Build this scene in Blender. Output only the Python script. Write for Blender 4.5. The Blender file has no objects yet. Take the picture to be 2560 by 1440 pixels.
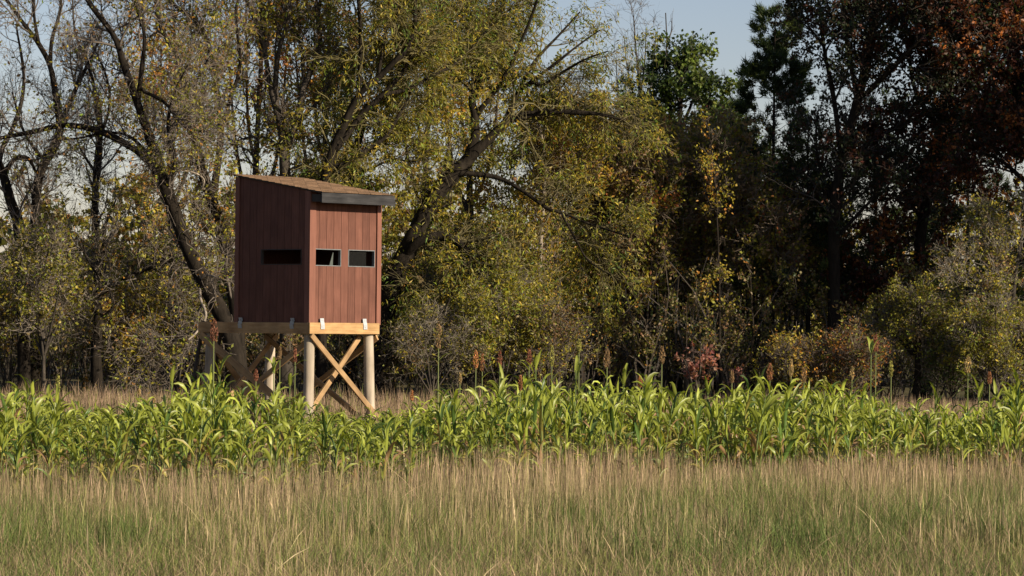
import bpy, math, random
import numpy as np
from mathutils import Matrix, Vector

random.seed(5)
rng = np.random.default_rng(11)
scene = bpy.context.scene
COL = scene.collection

# ------------------------------------------------------------------ camera
F = 8650.0            # focal length in photo pixels (2560 wide)
EYE = 1.65
TILT = math.atan(95 / F)
ROLL = math.radians(0.6)
cam_d = bpy.data.cameras.new('camera')
cam = bpy.data.objects.new('camera', cam_d)
COL.objects.link(cam)
cam_d.sensor_width = 36.0
cam_d.lens = F / 2560 * 36.0
cam_d.clip_start = 0.5
cam_d.clip_end = 3000
fw = np.array([0, math.cos(TILT), math.sin(TILT)])
r0 = np.array([1.0, 0, 0]); u0 = np.array([0, -math.sin(TILT), math.cos(TILT)])
CR = r0 * math.cos(ROLL) + u0 * math.sin(ROLL)
CU = -r0 * math.sin(ROLL) + u0 * math.cos(ROLL)
cam.matrix_world = Matrix(((CR[0], CU[0], -fw[0], 0), (CR[1], CU[1], -fw[1], 0), (CR[2], CU[2], -fw[2], EYE), (0, 0, 0, 1)))
scene.camera = cam

# ------------------------------------------------------------------ light
SUN_AZ = math.radians(56)      # to the right of the line from the hut to the camera
SUN_EL = math.radians(22)
world = bpy.data.worlds.new('World')
scene.world = world
world.use_nodes = True
nt = world.node_tree
nt.nodes.clear()
sky = nt.nodes.new('ShaderNodeTexSky')
sky.sky_type = 'NISHITA'
sky.sun_disc = False
sky.sun_elevation = SUN_EL
sky.sun_rotation = math.pi - SUN_AZ
sky.altitude = 200
sky.air_density = 1.0
sky.dust_density = 0.3
sky.ozone_density = 3.0
bg = nt.nodes.new('ShaderNodeBackground')
bg.inputs['Strength'].default_value = 0.064
wo = nt.nodes.new('ShaderNodeOutputWorld')
tint = nt.nodes.new('ShaderNodeMix'); tint.data_type = 'RGBA'; tint.blend_type = 'MULTIPLY'
tint.inputs[0].default_value = 1.0; tint.inputs[7].default_value = (1.18, 0.98, 1.0, 1)
nt.links.new(sky.outputs[0], tint.inputs[6]); nt.links.new(tint.outputs[2], bg.inputs[0])
nt.links.new(bg.outputs[0], wo.inputs[0])

sun_d = bpy.data.lights.new('sun', 'SUN')
sun_d.energy = 5.0
sun_d.angle = math.radians(0.5)
sun_d.color = (1.0, 0.87, 0.70)
sun = bpy.data.objects.new('sun', sun_d)
COL.objects.link(sun)
sd = Vector((math.sin(SUN_AZ) * math.cos(SUN_EL), -math.cos(SUN_AZ) * math.cos(SUN_EL), math.sin(SUN_EL)))
sun.rotation_euler = sd.to_track_quat('Z', 'Y').to_euler()
sun.location = (60, -40, 40)

scene.view_settings.view_transform = 'Standard'
scene.view_settings.look = 'None'
scene.view_settings.gamma = 1
scene.view_settings.use_curve_mapping = False
scene.view_settings.exposure = 0.62
scene.cycles.max_bounces = 6
scene.cycles.diffuse_bounces = 3
scene.cycles.transmission_bounces = 4
scene.cycles.transparent_max_bounces = 4


def at(px, py, d):
    """point at depth d (metres along y) seen at photo pixel px, py"""
    px = np.asarray(px, float); py = np.asarray(py, float)
    u = (px - 1280) / F; v = -(py - 720) / F
    dirv = fw + u[..., None] * CR + v[..., None] * CU
    s = np.asarray(d, float) / dirv[..., 1]
    return np.array([0, 0, EYE]) + dirv * s[..., None]


def atz(px, py, d):
    return at(np.array([px]), np.array([py]), np.array([d]))[0]


# ------------------------------------------------------------------ tagging
def tag(o, label=None, cat=None, group=None, kind=None):
    if label: o['label'] = label
    if cat: o['category'] = cat
    if group: o['group'] = group
    if kind: o['kind'] = kind
    return o


def empty(name, loc, rz=0.0):
    o = bpy.data.objects.new(name, None)
    COL.objects.link(o)
    o.location = loc
    o.rotation_euler = (0, 0, rz)
    o.empty_display_size = 0.2
    return o


def obj(name, me, parent=None):
    o = bpy.data.objects.new(name, me)
    COL.objects.link(o)
    if parent is not None: o.parent = parent
    return o


# ------------------------------------------------------------------ mesh building
def mesh(name, V, faces, mat, C=None, smooth=False, origin=None):
    """faces: list of int arrays (n,k). C: per-vertex rgb"""
    V = np.asarray(V, dtype=np.float32)
    if origin is not None: V = V - np.asarray(origin, np.float32)
    me = bpy.data.meshes.new(name)
    me.vertices.add(len(V))
    me.vertices.foreach_set('co', V.ravel())
    faces = [np.asarray(f, np.int32) for f in faces if len(f)]
    nl = sum(f.size for f in faces); nf = sum(len(f) for f in faces)
    me.loops.add(nl)
    me.loops.foreach_set('vertex_index', np.concatenate([f.ravel() for f in faces]))
    starts = []; off = 0
    for f in faces:
        starts.append(off + np.arange(len(f)) * f.shape[1]); off += f.size
    me.polygons.add(nf)
    me.polygons.foreach_set('loop_start', np.concatenate(starts).astype(np.int32))
    me.polygons.foreach_set('use_smooth', np.full(nf, bool(smooth)))
    me.update(calc_edges=True)
    if C is not None:
        a = me.color_attributes.new('Col', 'FLOAT_COLOR', 'POINT')
        cc = np.ones((len(V), 4), np.float32); cc[:, :3] = C
        a.data.foreach_set('color', cc.ravel())
    me.materials.append(mat)
    return me


class Geo:
    def __init__(s): s.V = []; s.Q = []; s.T = []; s.C = []; s.n = 0
    def add(s, V, Q=None, T=None, C=None):
        V = np.asarray(V, np.float32)
        s.V.append(V)
        if Q is not None and len(Q): s.Q.append(np.asarray(Q) + s.n)
        if T is not None and len(T): s.T.append(np.asarray(T) + s.n)
        c = np.ones((len(V), 3), np.float32) * (np.asarray(C, np.float32) if C is not None else 1)
        s.C.append(c)
        s.n += len(V)
        return s
    def arrays(s):
        f = []
        if s.Q: f.append(np.concatenate(s.Q))
        if s.T: f.append(np.concatenate(s.T))
        return np.concatenate(s.V), f, np.concatenate(s.C)
    def mesh(s, name, mat, smooth=False, origin=None):
        V, f, C = s.arrays()
        return mesh(name, V, f, mat, C, smooth, origin)


BOXQ = np.array([[0, 3, 2, 1], [4, 5, 6, 7], [0, 1, 5, 4], [1, 2, 6, 5], [2, 3, 7, 6], [3, 0, 4, 7]])


def boxv(x0, x1, y0, y1, z0, z1):
    return np.array([[x0, y0, z0], [x1, y0, z0], [x1, y1, z0], [x0, y1, z0], [x0, y0, z1], [x1, y0, z1], [x1, y1, z1], [x0, y1, z1]], float)


def norm(a):
    return a / np.maximum(np.linalg.norm(a, axis=-1, keepdims=True), 1e-9)


def tubes(P, R, k):
    """P (B,N,3), R (B,N) -> verts, quads"""
    B, N, _ = P.shape
    T = np.gradient(P, axis=1); T = norm(T)
    m = norm(T.mean(axis=1))
    ref = np.where(np.abs(m[:, 2:3]) > 0.8, np.array([[1.0, 0.13, 0]]), np.array([[0, 0, 1.0]]))
    U = norm(np.cross(T, ref[:, None, :])); W = np.cross(T, U)
    a = np.arange(k) * 2 * np.pi / k
    ring = (P[:, :, None, :] + R[:, :, None, None] * (np.cos(a)[None, None, :, None] * U[:, :, None, :] + np.sin(a)[None, None, :, None] * W[:, :, None, :]))
    V = ring.reshape(-1, 3)
    idx = np.arange(B * N * k).reshape(B, N, k)
    a0 = idx[:, :-1, :]; a1 = idx[:, 1:, :]
    Q = np.stack([a0, np.roll(a0, -1, 2), np.roll(a1, -1, 2), a1], -1).reshape(-1, 4)
    return V, Q


def ribbons(P, R):
    """very thin twigs: one strip each with a random facing, (B,N,3) -> verts, quads"""
    B, N, _ = P.shape
    T = norm(np.gradient(P, axis=1))
    S = norm(np.cross(T, rand_unit(B)[:, None, :])) * (R * 1.3)[:, :, None]
    V = np.stack([P - S, P + S], 2).reshape(-1, 3)
    idx = np.arange(B * N * 2).reshape(B, N, 2)
    Q = np.stack([idx[:, :-1, 0], idx[:, :-1, 1], idx[:, 1:, 1], idx[:, 1:, 0]], -1).reshape(-1, 4)
    return V, Q


class Noise:
    def __init__(s, scale, seed, n=14):
        r = np.random.default_rng(seed)
        s.k = norm(r.normal(size=(n, 3))) * (2 * np.pi / scale) * r.uniform(0.5, 1.8, (n, 1))
        s.p = r.uniform(0, 6.28, n)
    def __call__(s, P):
        return np.sin(P @ s.k.T + s.p).sum(-1) / math.sqrt(len(s.p) / 2)   # ~N(0,1)


# ------------------------------------------------------------------ materials
def new_mat(name):
    m = bpy.data.materials.new(name)
    m.use_nodes = True
    n = m.node_tree.nodes; l = m.node_tree.links
    return m, n, l, n['Principled BSDF']


def leaf_mat(name, rough=0.6, trans=0.35, spec=0.25, tboost=(1.25, 1.2, 0.7)):
    m, n, l, b = new_mat(name)
    a = n.new('ShaderNodeAttribute'); a.attribute_name = 'Col'
    l.new(a.outputs['Color'], b.inputs['Base Color'])
    b.inputs['Roughness'].default_value = rough
    b.inputs['Specular IOR Level'].default_value = spec
    mul = n.new('ShaderNodeMix'); mul.data_type = 'RGBA'; mul.blend_type = 'MULTIPLY'
    mul.inputs[0].default_value = 1
    l.new(a.outputs['Color'], mul.inputs[6]); mul.inputs[7].default_value = (*tboost, 1)
    t = n.new('ShaderNodeBsdfTranslucent'); l.new(mul.outputs[2], t.inputs['Color'])
    mx = n.new('ShaderNodeMixShader'); mx.inputs[0].default_value = trans
    l.new(b.outputs[0], mx.inputs[1]); l.new(t.outputs[0], mx.inputs[2])
    l.new(mx.outputs[0], n['Material Output'].inputs[0])
    return m


def col_mat(name, rough=0.9, spec=0.15):
    m, n, l, b = new_mat(name)
    a = n.new('ShaderNodeAttribute'); a.attribute_name = 'Col'
    l.new(a.outputs['Color'], b.inputs['Base Color'])
    b.inputs['Roughness'].default_value = rough
    b.inputs['Specular IOR Level'].default_value = spec
    return m


def bark_mat(name, c0, c1, scale=9):
    m, n, l, b = new_mat(name)
    tc = n.new('ShaderNodeTexCoord'); mp = n.new('ShaderNodeMapping')
    mp.inputs['Scale'].default_value = (1, 1, 0.25)
    l.new(tc.outputs['Object'], mp.inputs[0])
    nz = n.new('ShaderNodeTexNoise'); nz.inputs['Scale'].default_value = scale; nz.inputs['Detail'].default_value = 8
    nz.inputs['Roughness'].default_value = 0.7
    l.new(mp.outputs[0], nz.inputs['Vector'])
    cr = n.new('ShaderNodeValToRGB')
    cr.color_ramp.elements[0].position = 0.35; cr.color_ramp.elements[0].color = (*c0, 1)
    cr.color_ramp.elements[1].position = 0.7; cr.color_ramp.elements[1].color = (*c1, 1)
    l.new(nz.outputs[0], cr.inputs[0]); l.new(cr.outputs[0], b.inputs['Base Color'])
    b.inputs['Roughness'].default_value = 0.95; b.inputs['Specular IOR Level'].default_value = 0.1
    bp = n.new('ShaderNodeBump'); bp.inputs['Strength'].default_value = 0.8; bp.inputs['Distance'].default_value = 0.03
    l.new(nz.outputs[0], bp.inputs['Height']); l.new(bp.outputs[0], b.inputs['Normal'])
    return m


def wood_mat(name, c0, c1, grain=(30, 30, 2.0), rough=0.75, spec=0.3, vary=0.10, bump=0.25, blotch=None):
    """painted or bare timber with grain along local z, per-piece variation"""
    m, n, l, b = new_mat(name)
    tc = n.new('ShaderNodeTexCoord'); oi = n.new('ShaderNodeObjectInfo')
    add = n.new('ShaderNodeVectorMath'); add.operation = 'ADD'
    sc = n.new('ShaderNodeVectorMath'); sc.operation = 'SCALE'; sc.inputs[3].default_value = 37.0
    cmb = n.new('ShaderNodeCombineXYZ')
    for i in range(3): l.new(oi.outputs['Random'], cmb.inputs[i])
    l.new(cmb.outputs[0], sc.inputs[0])
    l.new(tc.outputs['Object'], add.inputs[0]); l.new(sc.outputs[0], add.inputs[1])
    mp = n.new('ShaderNodeMapping'); mp.inputs['Scale'].default_value = grain
    l.new(add.outputs[0], mp.inputs[0])
    nz = n.new('ShaderNodeTexNoise'); nz.inputs['Scale'].default_value = 1; nz.inputs['Detail'].default_value = 6
    nz.inputs['Roughness'].default_value = 0.65
    l.new(mp.outputs[0], nz.inputs['Vector'])
    cr = n.new('ShaderNodeValToRGB')
    cr.color_ramp.elements[0].position = 0.3; cr.color_ramp.elements[0].color = (*c0, 1)
    cr.color_ramp.elements[1].position = 0.72; cr.color_ramp.elements[1].color = (*c1, 1)
    l.new(nz.outputs[0], cr.inputs[0])
    out = cr.outputs[0]
    # larger weathering blotches
    n2 = n.new('ShaderNodeTexNoise'); n2.inputs['Scale'].default_value = 3.2; n2.inputs['Detail'].default_value = 5
    l.new(add.outputs[0], n2.inputs['Vector'])
    r2 = n.new('ShaderNodeMapRange'); r2.inputs[1].default_value = 0.3; r2.inputs[2].default_value = 0.75
    r2.inputs[3].default_value = 1 - vary * 1.6; r2.inputs[4].default_value = 1 + vary
    l.new(n2.outputs[0], r2.inputs[0])
    r3 = n.new('ShaderNodeMapRange'); r3.inputs[3].default_value = 1 - vary; r3.inputs[4].default_value = 1 + vary
    l.new(oi.outputs['Random'], r3.inputs[0])
    mm = n.new('ShaderNodeMath'); mm.operation = 'MULTIPLY'
    l.new(r2.outputs[0], mm.inputs[0]); l.new(r3.outputs[0], mm.inputs[1])
    vm = n.new('ShaderNodeVectorMath'); vm.operation = 'SCALE'
    l.new(out, vm.inputs[0]); l.new(mm.outputs[0], vm.inputs[3])
    l.new(vm.outputs[0], b.inputs['Base Color'])
    b.inputs['Roughness'].default_value = rough; b.inputs['Specular IOR Level'].default_value = spec
    bp = n.new('ShaderNodeBump'); bp.inputs['Strength'].default_value = bump; bp.inputs['Distance'].default_value = 0.0006
    l.new(nz.outputs[0], bp.inputs['Height']); l.new(bp.outputs[0], b.inputs['Normal'])
    return m


M = {}
M['leaf'] = leaf_mat('tree_leaf', 0.5, 0.42, 0.4)
M['crop_leaf'] = leaf_mat('crop_leaf', 0.42, 0.32, 0.45, (1.2, 1.25, 0.5))
M['grass'] = leaf_mat('grass_blade', 0.7, 0.25, 0.15, (1.1, 1.05, 0.8))
M['twig'] = col_mat('twig_bark', 0.85, 0.2)
M['bark'] = bark_mat('dark_bark', (0.010, 0.008, 0.006), (0.034, 0.027, 0.019))
M['bark_grey'] = bark_mat('grey_bark', (0.028, 0.024, 0.019), (0.10, 0.083, 0.064))
M['bark_pale'] = bark_mat('pale_bark', (0.16, 0.13, 0.10), (0.42, 0.36, 0.28), 14)
M['paint'] = wood_mat('red_stained_board', (0.108, 0.043, 0.028), (0.178, 0.077, 0.051), (42, 42, 2.2), 0.75, 0.2, 0.13, 0.3)
M['trim'] = wood_mat('red_stained_trim', (0.165, 0.065, 0.041), (0.23, 0.096, 0.061), (42, 42, 2.2), 0.65, 0.3, 0.06, 0.25)
M['inner'] = wood_mat('bare_sheathing', (0.05, 0.035, 0.025), (0.09, 0.06, 0.04), (10, 10, 3), 0.9, 0.1)
M['groove'] = wood_mat('groove_backing', (0.11, 0.030, 0.018), (0.15, 0.045, 0.027), (42, 42, 2), 0.9, 0.1)
M['pine'] = wood_mat('treated_pine', (0.29, 0.165, 0.070), (0.45, 0.29, 0.135), (26, 3, 26), 0.7, 0.2, 0.22, 0.2)
M['pine_x'] = wood_mat('treated_pine_rim', (0.29, 0.165, 0.065), (0.47, 0.30, 0.135), (2.2, 26, 30), 0.7, 0.2, 0.22, 0.2)
M['post'] = wood_mat('peeled_post', (0.29, 0.235, 0.165), (0.50, 0.42, 0.315), (14, 14, 1.2), 0.7, 0.2, 0.14, 0.4)
M['fascia'] = wood_mat('weathered_fascia', (0.014, 0.014, 0.0145), (0.055, 0.053, 0.052), (2.5, 30, 30), 0.8, 0.3, 0.3, 0.3)
M['shingle'] = wood_mat('brown_shingle', (0.12, 0.072, 0.040), (0.28, 0.18, 0.105), (60, 60, 60), 0.95, 0.1, 0.22, 0.5)


def metal_mat():
    m, n, l, b = new_mat('galvanised_steel')
    nz = n.new('ShaderNodeTexNoise'); nz.inputs['Scale'].default_value = 40
    tc = n.new('ShaderNodeTexCoord'); l.new(tc.outputs['Object'], nz.inputs['Vector'])
    cr = n.new('ShaderNodeValToRGB')
    cr.color_ramp.elements[0].color = (0.30, 0.32, 0.32, 1); cr.color_ramp.elements[1].color = (0.52, 0.55, 0.55, 1)
    l.new(nz.outputs[0], cr.inputs[0]); l.new(cr.outputs[0], b.inputs['Base Color'])
    b.inputs['Metallic'].default_value = 0.15; b.inputs['Roughness'].default_value = 0.45
    return m


def plain(name, c, rough=0.6, metallic=0.0, alpha=None):
    m, n, l, b = new_mat(name)
    tc = n.new('ShaderNodeTexCoord')
    nz = n.new('ShaderNodeTexNoise'); nz.inputs['Scale'].default_value = 25; nz.inputs['Detail'].default_value = 4
    l.new(tc.outputs['Object'], nz.inputs['Vector'])
    cr = n.new('ShaderNodeValToRGB')
    cr.color_ramp.elements[0].position = 0.3; cr.color_ramp.elements[0].color = (*[v * 0.8 for v in c], 1)
    cr.color_ramp.elements[1].position = 0.7; cr.color_ramp.elements[1].color = (*[min(1, v * 1.15) for v in c], 1)
    l.new(nz.outputs[0], cr.inputs[0]); l.new(cr.outputs[0], b.inputs['Base Color'])
    b.inputs['Roughness'].default_value = rough; b.inputs['Metallic'].default_value = metallic
    if alpha is not None: b.inputs['Alpha'].default_value = alpha
    return m


M['metal'] = metal_mat()
M['frame'] = plain('grey_frame', (0.15, 0.16, 0.158), 0.55)
M['screen'] = plain('dark_mesh_screen', (0.012, 0.012, 0.011), 0.6, 0, 0.85)
M['screen'].node_tree.nodes['Principled BSDF'].inputs['Specular IOR Level'].default_value = 0.02
M['cloth'] = plain('grey_green_cloth', (0.075, 0.088, 0.075), 0.9)
M['dark'] = plain('dark_timber_shaded_frame', (0.045, 0.036, 0.028), 0.85)  # roof and ladder timber; on the left window frame the dark colour imitates shade


def ground_mat():
    m, n, l, b = new_mat('field_soil')
    tc = n.new('ShaderNodeTexCoord')
    nz = n.new('ShaderNodeTexNoise'); nz.inputs['Scale'].default_value = 1.2; nz.inputs['Detail'].default_value = 10
    l.new(tc.outputs['Object'], nz.inputs['Vector'])
    cr = n.new('ShaderNodeValToRGB')
    e = cr.color_ramp.elements
    e[0].position = 0.3; e[0].color = (0.05, 0.05, 0.018, 1)
    e[1].position = 0.7; e[1].color = (0.13, 0.105, 0.055, 1)
    l.new(nz.outputs[0], cr.inputs[0]); l.new(cr.outputs[0], b.inputs['Base Color'])
    b.inputs['Roughness'].default_value = 1; b.inputs['Specular IOR Level'].default_value = 0.05
    return m


# ------------------------------------------------------------------ ground
gx = np.concatenate([np.linspace(-900, -40, 12), np.linspace(-36, 36, 60), np.linspace(40, 900, 12)])
gy = np.concatenate([np.linspace(-900, 0, 10), np.linspace(4, 130, 100), np.linspace(140, 1500, 14)])
GX, GY = np.meshgrid(gx, gy, indexing='ij')
gn = Noise(9, 3)


def ground_z(x, y):
    p = np.stack([np.asarray(x, float), np.asarray(y, float), np.zeros_like(np.asarray(x, float))], -1)
    return 0.03 * gn(p)


V = np.stack([GX, GY, ground_z(GX, GY)], -1).reshape(-1, 3)
ii = np.arange(len(gx) * len(gy)).reshape(len(gx), len(gy))
Q = np.stack([ii[:-1, :-1], ii[1:, :-1], ii[1:, 1:], ii[:-1, 1:]], -1).reshape(-1, 4)
g = obj('ground', mesh('ground', V, [Q], ground_mat(), None, True))
tag(g, kind='structure')

# ------------------------------------------------------------------ hunting blind
TH = math.radians(47.5)
DB = 55.5
A = atz(770, 1060, DB); A[2] = 0
hut = empty('hunting_blind', A, TH)
tag(hut, 'red brown board hunting blind with slanted roof raised on round wooden posts', 'hunting blind')
WX, WY = 1.60, 1.74            # box size along right face and left face
ZD = 1.675                     # deck top
SL = 0.155


def zu(y): return 3.735 + SL * (y + 0.33)     # roof underside


def lbox(name, x0, x1, y0, y1, z0, z1, mat, parent=None):
    c = np.array([(x0 + x1) / 2, (y0 + y1) / 2, (z0 + z1) / 2])
    V = boxv(x0, x1, y0, y1, z0, z1)
    o = obj(name, mesh(name, V, [BOXQ], mat, None, False, c), parent or hut)
    o.location = c
    return o


def bevel(o, w=0.004):
    md = o.modifiers.new('edge', 'BEVEL'); md.width = w; md.segments = 2; md.limit_method = 'ANGLE'
    return o


def prism(name, quad8, mat, parent=None):
    V = np.array(quad8, float)
    c = V.mean(0)
    o = obj(name, mesh(name, V, [BOXQ], mat, None, False, c), parent or hut)
    o.location = c
    return o


WIN_R = [(0.11, 0.70), (0.865, 1.475)]
WZ0, WZ1 = 2.585, 2.862
WIN_L = (0.19, 1.14)
LZ0, LZ1 = 2.60, 2.855
BT = 0.018


def board_geo(kind, a0, a1, z0, z1a, z1b):
    """one board as 8 verts; kind 'R' front-right wall, 'L' left wall"""
    if kind == 'R':
        return [(a0, 0, z0), (a1, 0, z0), (a1, BT, z0), (a0, BT, z0), (a0, 0, z1a), (a1, 0, z1b), (a1, BT, z1b), (a0, BT, z1a)]
    return [(0, a1, z0), (0, a0, z0), (BT, a0, z0), (BT, a1, z0), (0, a1, z1b), (0, a0, z1a), (BT, a0, z1a), (BT, a1, z1b)]


def wall_boards(kind, edges, wins, wz, top):
    GAP = 0.0032
    for a0, a1 in edges:
        a0 += GAP; a1 -= GAP
        # cut pieces: list of (x0,x1,z0,z1 or None)
        cuts = sorted([x for w in wins for x in w if a0 < x < a1])
        xs = [a0] + cuts + [a1]
        gg = Geo()
        for p, q in zip(xs[:-1], xs[1:]):
            if q - p < 0.003: continue
            mid = (p + q) / 2
            inside = any(w[0] < mid < w[1] for w in wins)
            if inside:
                for zz in ((ZD - 0.02, wz[0], wz[0]), (wz[1], top(p), top(q))):
                    gg.add(board_geo(kind, p, q, *zz), BOXQ)
            else:
                gg.add(board_geo(kind, p, q, ZD - 0.02, top(p), top(q)), BOXQ)
        V, f, C = gg.arrays()
        c = V.mean(0)
        o = obj('board', mesh('board', V, f, M['paint'], None, False, c), hut)
        o.location = c


ed = [0.115, 0.2015, 0.371, 0.536, 0.704, 0.866, 1.025, 1.19, 1.35, 1.505]
wall_boards('R', list(zip(ed[:-1], ed[1:])), WIN_R, (WZ0, WZ1), lambda x: zu(0) - 0.004)
el = [0.10] + [0.10 + 0.164 * k for k in range(1, 10)] + [1.65]
wall_boards('L', list(zip(el[:-1], el[1:])), [WIN_L], (LZ0, LZ1), lambda y: zu(y) - 0.004)
# corner trim
def trim_prism(x0, x1, y0, y1, z0, mat):
    return prism('corner_board', [(x0, y0, z0), (x1, y0, z0), (x1, y1, z0), (x0, y1, z0),
                                  (x0, y0, zu(y0) - .006), (x1, y0, zu(y0) - .006), (x1, y1, zu(y1) - .006), (x0, y1, zu(y1) - .006)], mat)
trim_prism(-0.022, 0.112, -0.020, -0.001, ZD - 0.03, M['trim'])
trim_prism(1.510, 1.605, -0.024, -0.001, ZD - 0.03, M['trim'])
trim_prism(-0.022, -0.001, 0.001, 0.098, ZD - 0.02, M['trim'])
trim_prism(-0.022, -0.001, 1.652, 1.742, ZD - 0.02, M['trim'])

# sheathing behind the boards, with the window holes
def sheath(name, kind, length, wins, wz, top, off0, off1, mat):
    gg = Geo()
    xs = [0.0] + [x for w in wins for x in w] + [length]
    for i, (p, q) in enumerate(zip(xs[:-1], xs[1:])):
        segs = [(ZD, None)] if i % 2 == 0 else [(ZD, wz[0]), (wz[1], None)]
        for z0, z1 in segs:
            ta, tb = (top(p), top(q)) if z1 is None else (z1, z1)
            if kind == 'x':
                V = [(p, off0, z0), (q, off0, z0), (q, off1, z0), (p, off1, z0), (p, off0, ta), (q, off0, tb), (q, off1, tb), (p, off1, ta)]
            else:
                V = [(off1, p, z0), (off1, q, z0), (off0, q, z0), (off0, p, z0), (off1, p, ta), (off1, q, tb), (off0, q, tb), (off0, p, ta)]
            gg.add(V, BOXQ)
    V, f, C = gg.arrays()
    return obj(name, mesh(name, V, f, mat), hut)

sheath('wall_sheathing', 'x', WX - 0.03, [(a + .002, b - .002) for a, b in WIN_R], (WZ0, WZ1), lambda x: zu(0) - .01, 0.0195, 0.045, M['groove'])
sheath('wall_sheathing', 'y', WY - 0.03, [(WIN_L[0], WIN_L[1])], (LZ0, LZ1), lambda y: zu(y) - .01, 0.0195, 0.045, M['groove'])
sheath('wall_sheathing', 'y', WY - 0.03, [], (LZ0, LZ1), lambda y: zu(y) - .01, WX - 0.028, WX - 0.002, M['paint'])
sheath('wall_sheathing', 'x', WX - 0.03, [], (LZ0, LZ1), lambda x: zu(WY) - .01, WY - 0.03, WY - 0.004, M['paint'])
door = lbox('door', 0.12, 0.78, WY, WY + 0.03, ZD + 0.02, 3.55, M['trim'])
h = lbox('handle', -0.02, 0.02, 0.015, 0.05, -0.06, 0.06, M['metal'], door); h.location = (0.27, 0.03, 0)

# window frames
def frame_R(x0, x1, z0, z1):
    fr = Geo()
    w = 0.013; y0, y1 = -0.006, 0.05
    for b in ((x0, x1, y0, y1, z1 - w, z1), (x0, x1, y0, y1, z0, z0 + w), (x0, x0 + w, y0 + .001, y1, z0 + w, z1 - w), (x1 - w, x1, y0 + .001, y1, z0 + w, z1 - w)):
        fr.add(boxv(*b), BOXQ)
    V, f, C = fr.arrays(); c = V.mean(0)
    o = obj('window_frame', mesh('window_frame', V, f, M['frame'], None, False, c), hut); o.location = c
    return o, c

f1, c1 = frame_R(WIN_R[0][0], WIN_R[0][1], WZ0, WZ1)
f2, c2 = frame_R(WIN_R[1][0], WIN_R[1][1], WZ0, WZ1)
# sliding dark screen pane covers most of the second window
p = lbox('pane', -0.288, 0.145, 0.0, 0.006, -0.122, 0.122, M['screen'], f2); p.location = Vector((-0.07, 0.02, 0))
# a folded grey-green flap of cloth behind the first window
V = [(0.07, .0, -.122), (0.175, .03, -.122), (0.175, .02, .085), (0.145, 0, .085), (0.075, .012, -.122), (0.18, .042, -.122), (0.18, .032, .085), (0.15, .012, .085)]
o = obj('window_flap', mesh('window_flap', V, [BOXQ], M['cloth']), f1); o.location = (0, 0.012, 0)
fr = Geo(); w = 0.016
for b in ((-0.006, 0.05, WIN_L[0], WIN_L[1], LZ1 - w, LZ1), (-0.006, 0.05, WIN_L[0], WIN_L[1], LZ0, LZ0 + w),
          (-0.005, 0.05, WIN_L[0], WIN_L[0] + w, LZ0 + w, LZ1 - w), (-0.005, 0.05, WIN_L[1] - w, WIN_L[1], LZ0 + w, LZ1 - w)):
    fr.add(boxv(*b), BOXQ)
V, f, C = fr.arrays(); c = V.mean(0)
o = obj('window_frame', mesh('window_frame', V, f, M['dark'], None, False, c), hut); o.location = c  # grey frame coloured dark here to paint in the shade of the left wall

# roof
y0, y1 = -0.27, 1.79
def roofslab(name, x0, x1, ya, yb, t0, t1, mat, parent=None):
    V = [(x0, ya, zu(ya) + t0), (x1, ya, zu(ya) + t0), (x1, yb, zu(yb) + t0), (x0, yb, zu(yb) + t0),
         (x0, ya, zu(ya) + t1), (x1, ya, zu(ya) + t1), (x1, yb, zu(yb) + t1), (x0, yb, zu(yb) + t1)]
    return prism(name, V, mat, parent)
roof = roofslab('roof', -0.03, 1.62, y0, y1, 0, 0.016, M['dark'])
rc = roof.location.copy()
fa = lbox('fascia', -0.035, 1.63, y0 - 0.03, y0 - 0.001, 3.590, 3.752, M['fascia'])
bevel(fa, 0.004)
lbox('rafter_tail', 0.0, 0.04, y0 + 0.01, -0.03, 3.61, 3.73, M['dark'])
lbox('rafter_tail', 0.78, 0.82, y0 + 0.01, -0.03, 3.61, 3.73, M['dark'])
lbox('rafter_tail', 1.55, 1.59, y0 + 0.01, -0.03, 3.61, 3.73, M['dark'])
# shingles: courses of tabs
sw, sh = 0.278, 0.20
shV = np.array([(0, 0, 0.004), (sw - .008, 0, 0.004), (sw - .008, sh, -0.002), (0, sh, -0.002), (0, 0, 0.012), (sw - .008, 0, 0.012), (sw - .008, sh, 0.003), (0, sh, 0.003)])
sh_me = mesh('shingle', shV, [BOXQ], M['shingle'])
sh_half = shV.copy(); sh_half[:, 0] *= 0.5
sh_me2 = mesh('shingle', sh_half, [BOXQ], M['shingle'])
ang = math.atan(SL)
for r in range(14):
    yy = y0 - 0.035 + r * 0.155
    if yy > y1 - 0.05: break
    xs0 = -0.045 if r % 2 == 0 else -0.045 + sw / 2
    n = 6 if r % 2 == 0 else 5
    items = [(xs0 + k * sw, sh_me) for k in range(n)]
    if r % 2: items = [(-0.045, sh_me2)] + items + [(xs0 + 5 * sw, sh_me2)]
    for x, me_ in items:
        o = obj('shingle', me_, roof)
        o.rotation_euler = (ang + random.uniform(-.004, .004), 0, random.uniform(-.006, .006))
        o.location = Vector((x, yy, zu(yy) + 0.018 + random.uniform(0, .002))) - rc

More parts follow.
